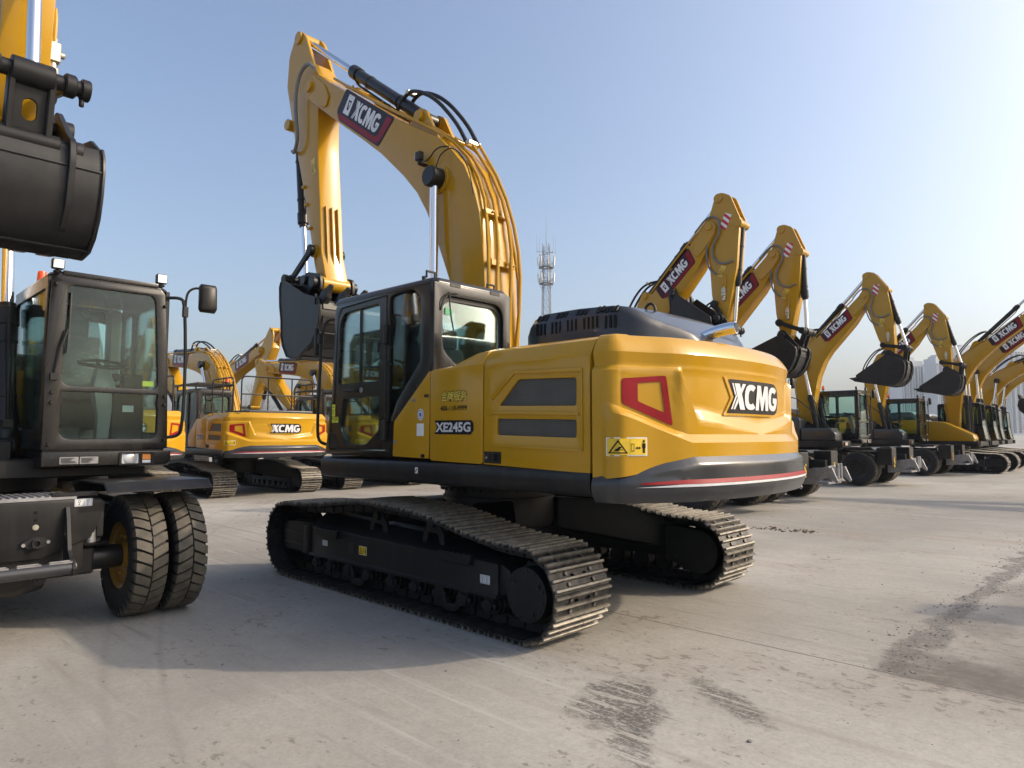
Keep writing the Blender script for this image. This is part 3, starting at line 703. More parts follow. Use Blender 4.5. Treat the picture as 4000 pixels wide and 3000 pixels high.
WH = dict(foot=(-.15, 1.85), ft2=(-.15, 1.85), hb=.20, ha=.16,
    boom=[(-.31, 1.76), (-.36, 2.38), (-.44, 3.3), (-.46, 3.77), (-.42, 4.02), (-.33, 4.22), (-.15, 4.42), (.13, 4.68), (1.0, 5.42), (1.58, 5.98), (1.72, 6.12), (1.88, 6.14), (1.97, 6.02), (1.93, 5.86), (1.81, 5.68), (1.47, 5.16), (.97, 4.6), (.70, 4.30), (.50, 4.0), (.29, 3.51), (.17, 2.94), (.07, 2.2), (.02, 1.82), (-.14, 1.68)],
    cheek=rpoly([(1.96, 6.03), (1.85, 6.14), (1.70, 6.10), (1.45, 5.78), (1.38, 5.55), (1.50, 5.42), (1.75, 5.66), (1.92, 5.86)], .05),
    pivot=(1.80, 6.03), bc_top=(-.11, 3.90), bc_base=(.30, 1.45), bco=.14, bc_f=.56,
    ac_base=(.08, 4.80), ear=rpoly([(-.30, 4.32), (-.02, 4.84), (.09, 4.92), (.20, 4.84), (.34, 4.78)], .04), ac_f=.55,
    pipe=[(-.36, 2.3), (-.45, 3.3), (-.47, 3.8), (-.33, 4.25), (.13, 4.71), (.58, 5.09), (1.0, 5.45), (1.5, 5.93)],
    pipes=[(.17, .05, 0, None), (.06, .06, 0, 4), (-.06, .06, 0, 4), (-.17, .05, 0, None)], clamps=[2, 4, 6, 7],
    hose=[(.42, 5.12), (.10, 5.12), (-.15, 4.98), (-.45, 4.6), (-.62, 4.2), (-.52, 3.75)],
    arm=[(1.75, 6.25), (1.66, 6.06), (1.75, 5.86), (1.94, 5.31), (2.16, 4.58), (2.33, 4.18), (2.35, 4.04), (2.45, 3.97), (2.56, 4.02), (2.62, 4.14), (2.60, 5.23), (2.46, 6.18), (2.38, 6.3), (1.95, 6.5)],
    arm_top=rpoly([(1.72, 6.2), (1.76, 6.62), (1.80, 6.76), (1.92, 6.79), (2.12, 6.73), (2.46, 6.24), (2.40, 6.12), (2.1, 6.0)], .05),
    ac_end=(1.86, 6.66), bk_base=(2.44, 6.14), link_pv=(2.30, 4.38), tip=(2.46, 4.07),
    rib=((2.0, 5.1), (2.2, 4.5)), ribs=(), K=(.41, -.28), lpj=.64, ljk=.46, side=1, bk_f=.56,
    bucket=[(.42, -.22), (.47, -.30), (.485, -.42), (.46, -.60), (.41, -.76), (.31, -.89), (.18, -.97), (-.03, -.99), (-.42, -.90), (-.78, -.80), (-.87, -.76), (-.91, -.61), (-.05, -.03), (.2, -.08)], lip=10, btip=(-1.12, -.70), bw=.96, strips=7,
    emb=((1.50, 5.38), (.64, 4.62)), warn=(2.2, 5.0), refl=(2.02, 6.02))

# ------------------------------------------------------------ crawler undercarriage
def track_path():
    """closed outline of the chain (x, z), counter-clockwise from the rear bottom, at the shoe base"""
    pts = []
    for i in range(0, 21): pts.append((-1.86+3.68*i/20, .045))                                   # ground run, rear to front
    for i in range(1, 16): t = R(-90+180*i/16); pts.append((1.83+.375*math.cos(t), .42+.375*math.sin(t)))
    top = [(1.83, .795), (1.5, .80), (1.06, .825), (.66, .875), (.28, .905), (-.10, .89), (-.57, .865), (-.95, .80), (-1.3, .73), (-1.6, .70), (-1.86, .70)]
    for (a, b), (c, d) in zip(top, top[1:]):
        for i in range(4): pts.append((a+(c-a)*i/4, b+(d-b)*i/4))
    for i in range(0, 16): t = R(90+180*i/16); pts.append((-1.86+.3275*math.cos(t), .3725+.3275*math.sin(t)))
    return pts
def resample(pts, pitch):
    P2 = [Vector(q) for q in pts]; n = len(P2); L_ = [0]
    for i in range(n): L_.append(L_[-1]+(P2[(i+1) % n]-P2[i]).length)
    tot = L_[-1]; cnt = round(tot/pitch); out = []; j = 0
    for k in range(cnt):
        s = tot*k/cnt
        while L_[j+1] < s: j += 1
        a, b = P2[j], P2[(j+1) % n]; out.append(a+(b-a)*((s-L_[j])/max(1e-9, L_[j+1]-L_[j])))
    return out, tot/cnt

def shoe_geo():
    g = G(); w_ = .325; h = .092
    g.prism([(-h, -w_), (h+.004, -w_), (h+.004, w_), (-h, w_)], -.004, .010, 'z', [rrect(-.035, -.10, .005, -.045, .018, 2), rrect(-.035, .045, .005, .10, .018, 2)])
    for x in (-.075, 0.0, .075):
        g.prism([(x-.016, .0101), (x+.016, .0101), (x+.008, .040), (x-.008, .040)], -w_, w_)
    g.prism([(.078, .0099), (.097, .0099), (.101, -.016), (.090, -.012)], -w_, w_)
    for x in (-.04, .04):
        for y in (-.145, .145): g.cyl((x, y, .010), (x, y, .026), .017, n=6)
    return g

def undercarriage(root, full=True):
    pth, pitch = resample(track_path(), .19); n = len(pth)
    for s in (1, -1):
        yc = 1.285*s
        def chain():
            g = G()
            for i in range(n):
                a, b = pth[i], pth[(i+1) % n]; d = (b-a); nn = Vector((-d.y, d.x)).normalized()     # towards the inside
                M0 = Matrix.Translation(((a.x+b.x)/2+nn.x*.05, 0, (a.y+b.y)/2+nn.y*.05)) @ Matrix.Rotation(-math.atan2(d.y, d.x), 4, 'Y')
                for y in (-.085, .085):
                    g.box((0, y, 0), (pitch*1.06, .04, .085), M0)
                    if full: g.box((-.02, y*1.35, .0), (pitch*.6, .03, .06), M0)
                pp = a+nn*.055; g.cyl((pp.x, -.13, pp.y), (pp.x, .13, pp.y), .034, n=10)
            return g
        ch = P('track_chain', 'frame_black', root, chain, key=('chain', full), M=Matrix.Translation((0, yc, 0)))
        for i in range(n):
            a, b = pth[i], pth[(i+1) % n]; d = (b-a).normalized(); out = Vector((d.y, -d.x)); m = (a+b)/2
            M = Matrix(((d.x, 0, out.x, m.x), (0, 1, 0, 0), (d.y, 0, out.y, m.y), (0, 0, 0, 1)))
            P('track_shoe', 'track_shoe_steel', ch, shoe_geo, key='shoe', smooth=30, M=M)
        # side frame: box with sloped top, recessed lower lip
        def frame():
            g = G()
            sec = lambda x, a, b: [(x, -.16, .27), (x, .235, .27), (x, .235, .30), (x, .215, .31), (x, .215, a), (x, .02, b), (x, -.16, b)]
            g.loft([sec(-1.50, .545, .60), sec(-1.0, .555, .64), (sec(0.0, .56, .68)), sec(.9, .575, .70), sec(1.40, .585, .72)])
            g.prism([(1.42, .285), (2.0, .285), (2.0, .56), (1.9, .60), (1.42, .62)], -.13, .215); g.box((1.7, .225, .49), (.52, .02, .03)); g.box((1.7, .225, .37), (.52, .02, .03)); g.box((1.47, .225, .43), (.10, .03, .30))
            g.prism([(-1.5, .30), (-1.62, .33), (-1.62, .50), (-1.5, .55)], -.14, .19)
            return g
        fm = Matrix.Translation((0, yc, 0)) if s > 0 else Matrix.Translation((0, yc, 0)) @ Matrix.Rotation(math.pi, 4, 'Z') @ Matrix.Scale(-1, 4, Vector((1, 0, 0)))
        fr = P('track_frame', 'frame_black', root, frame, key='tframe', bev=.010, seg=2, M=fm)
        if full and s > 0:
            for x0, x1 in ((.80, 1.24), (-1.23, -.80)):                      # foot steps
                g = G(); g.prism([(x0, .585), (x0+.02, .50), (x1-.02, .50), (x1, .585)], .217, .262)
                for k in range(5): g.prism([(x0+.06+k*.07, .586), (x0+.09+k*.07, .586), (x0+.075+k*.07, .60)], .22, .262)
                P('step', 'frame_black', fr, g, bev=.004)
            g = G(); g.box((.60, .2165, .435), (.10, .004, .10)); P('access_hole', 'plastic_black', fr, g, bev=.0)
            info_plate(fr, (1.155, .2155, .402), (-1, 0, 0), (0, 0, 1), .105, .058); info_plate(fr, (-1.30, .2155, .372), (-1, 0, 0), (0, 0, 1), .115, .07)
            w2 = warn_plate(fr, (.46, .2155, .39), (-1, 0, 0), (0, 0, 1), .135, .085)
        def rollers(xs, z, r, wd):
            g = G()
            return g
        for x in (1.29, 1.02, .68, .33, -.06, -.42, -.76, -1.08, -1.38):
            def ro():
                g = G(); g.cyl((0, -.15, 0), (0, .15, 0), .085, n=18); g.cyl((0, -.115, 0), (0, -.05, 0), .105, n=18); g.cyl((0, .05, 0), (0, .115, 0), .105, n=18)
                g.box((0, .18, .03), (.11, .05, .13)); g.cyl((0, .18, 0), (0, .225, 0), .05, n=14); g.cyl((.07, .20, .02), (.07, .20, -.03), .018, n=6); g.cyl((-.07, .20, .02), (-.07, .20, -.03), .018, n=6)
                return g
            P('track_roller', 'frame_black', fr, ro, key='roller', bev=.004, M=Matrix.Translation((x, 0, .20)))
        if full:
            for x in (.50, -.92):
                g = G(); g.prism([(-.15, .28), (-.12, .12), (-.06, .08), (.06, .08), (.12, .12), (.15, .28), (.11, .28), (.06, .14), (-.06, .14), (-.11, .28)], .16, .215); P('chain_guide', 'frame_black', fr, g, bev=.006, M=Matrix.Translation((x, 0, 0)))
        for x in (.28, -.57):
            def cr():
                g = G(); g.cyl((0, -.12, .0), (0, .10, .0), .065, n=18); g.cyl((0, .03, 0), (0, .07, 0), .085, n=18); g.cyl((0, .10, 0), (0, .16, 0), .045, n=14)
                g.prism([(-.17, -.22), (-.13, -.06), (-.07, .02), (-.03, .07), (.03, .07), (.07, .02), (.13, -.06), (.17, -.22), (.11, -.22), (.06, -.08), (-.06, -.08), (-.11, -.22)], .08, .12)
                g.cyl((.06, .10, .05), (.06, .10, .09), .02, n=6); return g
            P('carrier_roller', 'frame_black', fr, cr, key='carrier', bev=.005, M=Matrix.Translation((x, 0, .775)))
        def idler():
            g = G(); g.cyl((0, -.07, 0), (0, .07, 0), .30, n=28); g.cyl((0, -.04, 0), (0, .04, 0), .335, n=28); g.cyl((0, -.16, 0), (0, .16, 0), .09, n=16); return g
        P('idler_wheel', 'frame_black', fr, idler, key='idler', bev=.008, M=Matrix.Translation((1.83, 0, .42)))
        def sprk():
            g = G(); pts = []
            for i in range(21):
                for q, r in ((0, .235), (.35, .285), (.65, .285)): t = 2*math.pi*(i+q)/21; pts.append((r*math.cos(t), r*math.sin(t)))
            g.prism(pts, -.03, .03); g.cyl((0, .03, 0), (0, .10, 0), .215, n=32); return g
        P('sprocket', 'frame_black', fr, sprk, key='sprk', bev=.003, M=Matrix.Translation((-1.86, 0, .3725)))
        def disc():
            g = G(); g.cyl((0, .10, 0), (0, .275, 0), .205, n=40); g.cyl((0, .10, 0), (0, .16, 0), .225, n=40); g.cyl((0, -.05, 0), (0, -.20, 0), .19, n=28)
            for i in range(15): t = 2*math.pi*i/15; g.cyl((.182*math.cos(t), .274, .182*math.sin(t)), (.182*math.cos(t), .284, .182*math.sin(t)), .010, n=6)
            for t in (.6, 2.6, 4.2): g.cyl((.15*math.cos(t), .274, .15*math.sin(t)), (.15*math.cos(t), .287, .15*math.sin(t)), .019, n=8)
            return g
        P('final_drive', 'frame_black', fr, disc, key='fdrive', bev=.004, M=Matrix.Translation((-1.86, 0, .3725)))
        def mcover():      # travel motor cover on the inner side
            g = G(); pts = [(.36, .22), (.30, .26)]
            for i in range(13): t = R(80+200*i/12); pts.append((.225*math.cos(t)+.0, .225*math.sin(t)+.01))
            pts += [(.30, -.12), (.36, -.10)]
            g.prism(pts, -.27, -.15); g.bolts([(-.16, -.27, .08), (-.02, -.27, .20), (.24, -.27, .21), (.24, -.27, -.06), (-.02, -.27, -.19), (-.18, -.27, -.05)], (0, -1, 0), .014, .012); return g
        P('motor_cover', 'frame_black', fr, mcover, key='mcover', bev=.008, M=Matrix.Translation((-1.86, 0, .3725)))
    # X frame between the tracks
    def xf():
        g = G(); g.cyl((0, 0, .62), (0, 0, .93), .62, n=36)
        for sx in (-1, 1):
            for s in (-1, 1):
                r = []
                for t in (0, .35, .7, 1.0):
                    x = sx*(.30+.75*t); y = s*(.35+.82*t); zt = .90-.20*t*t; zb = .58-.22*t; wd = .26+.10*t
                    r.append([(x-wd, y, zb), (x+wd, y, zb), (x+wd, y, zt), (x-wd, y, zt)])
                g.loft(r)
        g.box((0, 0, .72), (.95, 1.1, .30)); return g
    P('car_body', 'frame_black', root, xf, key='xf', bev=.02, seg=2)
    def sl():
        g = G(); g.cyl((0, 0, .93), (0, 0, 1.02), .60, n=48); g.cyl((0, 0, 1.02), (0, 0, 1.10), .66, n=48)
        for i in range(40): t = 2*math.pi*i/40; g.cyl((.63*math.cos(t), .63*math.sin(t), .985), (.63*math.cos(t), .63*math.sin(t), 1.02), .017, n=6)
        return g
    P('slew_ring', 'frame_black', root, sl, key='slew')

# ------------------------------------------------------------ counterweight as a moulded surface over (u = along the plan curve, z)
def round_path(pts, r, n=6):
    out = [Vector(pts[0])]
    for i in range(1, len(pts)-1):
        p0, p1, p2 = Vector(pts[i-1]), Vector(pts[i]), Vector(pts[i+1]); a, b = p0-p1, p2-p1; rr = min(r, a.length*.48, b.length*.48)
        a, b = p1+a.normalized()*rr, p1+b.normalized()*rr
        for k in range(n+1): t = k/n; out.append(a*(1-t)**2+p1*(2*t*(1-t))+b*t*t)
    return out+[Vector(pts[-1])]
PLAN = [tuple(q) for q in round_path([(-3.05, 0.0), (-3.04, .3), (-3.005, .6), (-2.92, .985), (-2.625, 1.47), (-2.46, 1.49)], .24)]
PU = [0.0]
for (a, b), (c, d) in zip(PLAN, PLAN[1:]): PU.append(PU[-1]+math.hypot(c-a, d-b))
UMAX = PU[-1]
def plan_pt(u):
    s = 1 if u >= 0 else -1; a = min(abs(u), UMAX-1e-9); i = 0
    while PU[i+1] < a: i += 1
    t = (a-PU[i])/(PU[i+1]-PU[i]); p0, p1 = PLAN[i], PLAN[i+1]
    return Vector((p0[0]+(p1[0]-p0[0])*t, s*(p0[1]+(p1[1]-p0[1])*t), 0))
def plan_n(u):
    a = plan_pt(max(-UMAX, u-.07)); b = plan_pt(min(UMAX, u+.07)); t = (b-a).normalized(); n = Vector((-t.y, t.x, 0))
    return n if n.x < 0 or abs(n.x) < .3 and n.y*u > 0 else -n
def sst(a, b, x):
    t = max(0.0, min(1.0, (x-a)/(b-a))); return t*t*(3-2*t)
def lin(a, b, x): return max(0.0, min(1.0, (x-a)/(b-a)))
def cw_off(u, z):
    a = abs(u)
    if z > 2.17:
        t = (z-2.17)/.13; o = -.065*t - .035*t*t*t
    else:
        o = -.016*lin(2.17, 2.085, z) + .038*lin(2.072, 2.035, z)
    fade = 1-lin(1.52, 1.64, a)
    # central recess that holds the letters, with a ledge dipping to the middle
    ur = .86+.15*lin(1.70, 2.04, z); zb = 1.615+.105*min(1, a/.80)
    ins = (1-lin(ur-.035, ur+.01, a))*lin(zb-.035, zb+.045, z)*(1-lin(2.035, 2.07, z))
    o -= .042*ins
    # lower body swells out below a ridge that climbs towards the flanks
    zr = 1.53 if a < .97 else 1.53+.225*lin(.97, 1.60, a)
    o += .050*(1-lin(zr-.01, zr+.05, z))*fade
    # wedge pocket under the red frame
    pk = lin(1.02, 1.06, a)*(1-lin(1.50, 1.58, a))*lin(zr+.0, zr+.05, z)*(1-lin(2.03, 2.06, z))
    o -= .022*pk
    return o-.045*(1-sst(1.15, 1.66, a))
def cw_pt(u, z, lift=0.0):
    p_ = plan_pt(u)+plan_n(u)*(cw_off(u, z)+lift); p_.z = z; return p_
def skirt_top(u): a = abs(u); return 1.42 if a < .95 else 1.42-.13*lin(.95, 1.70, a)
def skirt_off(u, z):
    zt = skirt_top(u); a = abs(u); k = 1.0; f2 = 1-sst(1.30, 1.72, a)
    o = .026+.022*f2+(.012+.008*f2)*(1-2.2*lin(zt-.055, zt, z)) - .05*(lin(1.20, 1.10, z))**1.5
    o += .010*lin(1.255, 1.245, z)*f2
    return o*k+.004
def skirt_pt(u, z, lift=0.0):
    p_ = plan_pt(u)+plan_n(u)*(skirt_off(u, z)+lift); p_.z = z; return p_
def urange():
    us = []
    n = 46
    for i in range(n+1): us.append(UMAX*i/n)
    us += [.95, .965, .975, .985, .995, 1.005, 1.02, 1.03, 1.04, 1.05, 1.06, 1.08, 1.48, 1.50, 1.52, 1.54, 1.56, 1.58, 1.60, 1.62, 1.64]; us = sorted(set(round(x, 4) for x in us))
    return [-x for x in reversed(us) if x > 0]+us
def cw_rows(a):
    """heights of the mesh rows at distance a from the middle, so that the moulded edges run along rows"""
    zr = 1.53 if a < .97 else 1.53+.225*lin(.97, 1.60, a); zb = 1.615+.105*min(1, a/.80); w2 = lin(.98, 1.08, a)
    z0, z1 = zr-.01, zr+.05; z2 = max(z1+.006, (zb-.035)*(1-w2)+(zr+.07)*w2); z3 = z2+.08
    def sp(p_, q, n): return [p_+(q-p_)*i/n for i in range(n)]
    zs = skirt_top(a)-.035
    return sp(zs, z0, 7)+sp(z0, z1, 5)+sp(z1, z2, 2)+sp(z2, z3, 5)+sp(z3, 2.035, 7)+[2.035, 2.047, 2.06, 2.071, 2.085, 2.10, 2.13, 2.155, 2.168, 2.176, 2.19, 2.21, 2.235, 2.26, 2.28, 2.293, 2.30]
def cw_warp(u0, z):
    a = abs(u0); d = -.15*(1-lin(1.70, 2.04, z)); k = lin(.5, .93, a) if a < .93 else 1-lin(1.03, 1.30, a)
    return math.copysign(a+d*k, u0) if u0 else 0.0
def cw_mesh(scale=1):
    g = G(); us = urange(); cols = []
    for u0 in us:
        n = len(cw_rows(0)); c = []
        for i in range(n):
            z = cw_rows(abs(u0))[i]; u = u0
            for _ in range(4): u = cw_warp(u0, z); z = cw_rows(abs(u))[i]
            c.append(cw_pt(u, z))
        cols.append(c)
    rows = [[c[i] for c in cols] for i in range(len(cols[0]))]
    rows.append([Vector((q.x+(.03 if q.x < -2.6 else 0), q.y*.985, 2.308)) for q in rows[-1]]); rows.append([Vector((q.x*.5-1.22, q.y*.9, 2.31)) for q in rows[-1]])
    g.loft(rows, closed=False, caps=False)
    n = len(us); b = (len(rows)-1)*n; g.f.append(tuple(b+i for i in range(n)))           # close the top
    for k in (0, n-1):                                                                     # close the joint faces
        col = [rows[i][k] for i in range(len(rows))]; inn = [Vector((q.x, q.y*.3, q.z)) for q in col]; g.loft([col, inn], closed=False, caps=False)
    return g
def grid_map(p2, fn, lift, du=.06, dz=.04):
    """cut a flat print into small cells and lay it on the moulded surface"""
    vs, fs = p2; bm = bmesh.new(); bv = [bm.verts.new((x, y, 0)) for x, y in vs]
    for f in fs:
        try: bm.faces.new([bv[i] for i in f])
        except ValueError: pass
    x0 = min(v[0] for v in vs); x1 = max(v[0] for v in vs); y0 = min(v[1] for v in vs); y1 = max(v[1] for v in vs)
    x = x0+du
    while x < x1:
        bmesh.ops.bisect_plane(bm, geom=bm.verts[:]+bm.edges[:]+bm.faces[:], plane_co=(x, 0, 0), plane_no=(1, 0, 0)); x += du
    y = y0+dz
    while y < y1:
        bmesh.ops.bisect_plane(bm, geom=bm.verts[:]+bm.edges[:]+bm.faces[:], plane_co=(0, y, 0), plane_no=(0, 1, 0)); y += dz
    bm.verts.index_update(); g = G()
    g.v = [tuple(fn(v.co.x, v.co.y, lift)) for v in bm.verts]; g.f = [tuple(v.index for v in f.verts) for f in bm.faces]; bm.free(); return g

def counterweight(root, full=True):
    cw = P('counterweight', 'yellow_paint', root, cw_mesh, key='cw', smooth=28)
    def sk():
        g = G(); us = urange(); rows = []
        fr = [0, .08, .18, .30, .42, .50, .52, .60, .72, .80, .84, .88, .92, .96, 1.0]
        for t in fr: rows.append([skirt_pt(u, 1.10+(skirt_top(u)-1.10)*t) for u in us])
        rows.insert(0, [skirt_pt(u, 1.10, -.10)+Vector((0, 0, -.004)) for u in us]); rows.append([skirt_pt(u, skirt_top(u), -.08)+Vector((0, 0, .002)) for u in us])
        g.loft(rows, closed=False, caps=False)
        n = len(us)
        bot = [Vector((q.x*.55-1.05, q.y*.9, 1.098)) for q in rows[0]]; g.loft([rows[0], bot], closed=False, caps=False)
        g.add(bot, [tuple(range(n))])
        for k in (0, n-1):
            col = [r[k] for r in rows]; g.loft([col, [Vector((q.x, q.y*.5, q.z)) for q in col]], closed=False, caps=False)
        return g
    s = P('bumper_skirt', 'slate_paint', cw, sk, key='skirt', smooth=28)
    def strip(z0, z1, ue):
        vs = []; n = 60
        for i in range(n+1):
            u = -ue+2*ue*i/n; vs += [(u, z0), (u, z1-.018*lin(ue-.35, ue, abs(u)))]
        return vs, [(2*i, 2*i+2, 2*i+3, 2*i+1) for i in range(n)]
    P('red_stripe', 'red_decal', s, lambda: grid_map(strip(1.232, 1.262, 1.40), skirt_pt, .005), key='rs')
    P('silver_stripe', 'silver_decal', s, lambda: grid_map(strip(1.212, 1.230, 1.44), skirt_pt, .005), key='ss')
    # letters on a black plate in the recess; u runs from +y (left in the photo) to -y, so x = -u
    fx = lambda x, z, l_: cw_pt(-x, z, l_)
    pl = rpoly([(-.47, 1.745), (-.36, 1.87), (-.45, 2.01), (.40, 2.01), (.48, 1.97), (.50, 1.88), (.47, 1.78), (.40, 1.745)], .03)
    b = P('name_plate', 'black_decal', cw, lambda: grid_map(poly2([pl]), fx, .006), key='np')
    ed = rpoly([(-.53, 1.725), (-.415, 1.87), (-.51, 2.03), (-.475, 2.03), (-.385, 1.87), (-.495, 1.742), (.3, 1.742), (.3, 1.725)], .004)
    P('plate_rim', 'yellow_paint', b, lambda: grid_map(poly2([ed]), fx, .012), key='npr')
    def lets(): v, f = brand_letters(); return grid_map((fit(v, -.425, 1.775, .88, .205), f), fx, .011)
    P('lettering', 'silver_decal', b, lets, key='letters')
    for sg in (1, -1):
        f2 = lambda u, z, l_, sg=sg: cw_pt(sg*u, z, l_)
        o_ = rpoly([(1.50, 1.975), (1.135, 2.005), (1.085, 1.64), (1.50, 1.80)], .02); i_ = rpoly([(1.37, 1.945), (1.18, 1.96), (1.15, 1.735), (1.37, 1.815)], .012)
        P('red_frame', 'red_decal', cw, lambda: grid_map(poly2([o_, i_]), f2, .006, .05, .04), key=('rf', sg))
    def wp(mat, pts, lift): return lambda: grid_map(pts, fx, lift, .07, .06)
    w0, w1, z0, z1 = -1.605, -1.335, 1.43, 1.56
    st = P('warning_sticker', 'white_decal', cw, wp('', poly2([rrect(w0, z0, w1, z1, .008)]), .005), key='wst')
    P('sticker_field', 'decal_yellow', st, wp('', poly2([rrect(w0+.008, z0+.008, w1-.008, z1-.008, .005)]), .008), key='wsf')
    W, H = w1-w0, z1-z0; t = lambda pts: [(w0+x*W, z0+y*H) for x, y in pts]
    ps = [poly2([t([(.05, .14), (.45, .14), (.25, .86)]), t([(.10, .20), (.40, .20), (.25, .75)])]), poly2([t([(.17, .26), (.25, .26), (.33, .5), (.27, .5)])]), poly2([t([(.2, .34), (.34, .31), (.34, .35), (.2, .38)])]),
          poly2([t([(.50, .08), (.504, .08), (.504, .92), (.50, .92)])]), poly2([t([(.53, .25), (.61, .25), (.61, .66), (.53, .66)]), t([(.54, .28), (.60, .28), (.60, .63), (.54, .63)])]),
          poly2([t([(.65, .43), (.70, .52), (.70, .46), (.75, .46), (.75, .52), (.80, .43), (.75, .34), (.75, .40), (.70, .40), (.70, .34)])]), poly2([t([(.86, .16), (.92, .16), (.92, .42), (.94, .42), (.94, .68), (.84, .68), (.84, .42), (.86, .42)])]), poly2([t([(.87, .71), (.91, .71), (.92, .78), (.91, .86), (.87, .86), (.86, .78)])])]
    P('sticker_print', 'black_decal', st, wp('', join2(*ps), .010), key='wsp')
    return cw

# ------------------------------------------------------------ crawler upper body
def pane(par, pts, y0, y1, axis='y', mat='cab_glass', name='window_pane'):
    return P(name, mat, par, G().prism(pts, y0, y1, axis), bev=0, smooth=0)
def seat(par, x, y, z, wrap=False):
    g = G(); g.box((x, y, z+.10), (.50, .50, .14)); g.box((x-.24, y, z+.42), (.12, .48, .62)); g.box((x-.27, y, z+.82), (.10, .28, .20)); g.box((x+.05, y-.30, z+.28), (.36, .09, .08)); g.box((x+.05, y+.30, z+.28), (.36, .09, .08)); g.box((x, y, z-.12), (.36, .36, .30))
    s = P('seat', 'seat_cloth', par, g, bev=.035, seg=2)
    if wrap:
        g = G(); rn = random.Random(4); rings = []
        for i in range(9):
            t = i/8; zz = z+.06+t*.90; r = []
            for k in range(20):
                a = 2*math.pi*k/20; wy = .30*(1-.35*t*t); wx = .11+.05*(1-t)
                r.append((x-.22+wx*math.cos(a)*(1+.15*rn.random()), y+wy*math.sin(a)*(1+.08*rn.random()), zz+.02*rn.random()))
            rings.append(r)
        g.loft(rings); P('plastic_wrap', 'film_wrap', s, g)
    return s

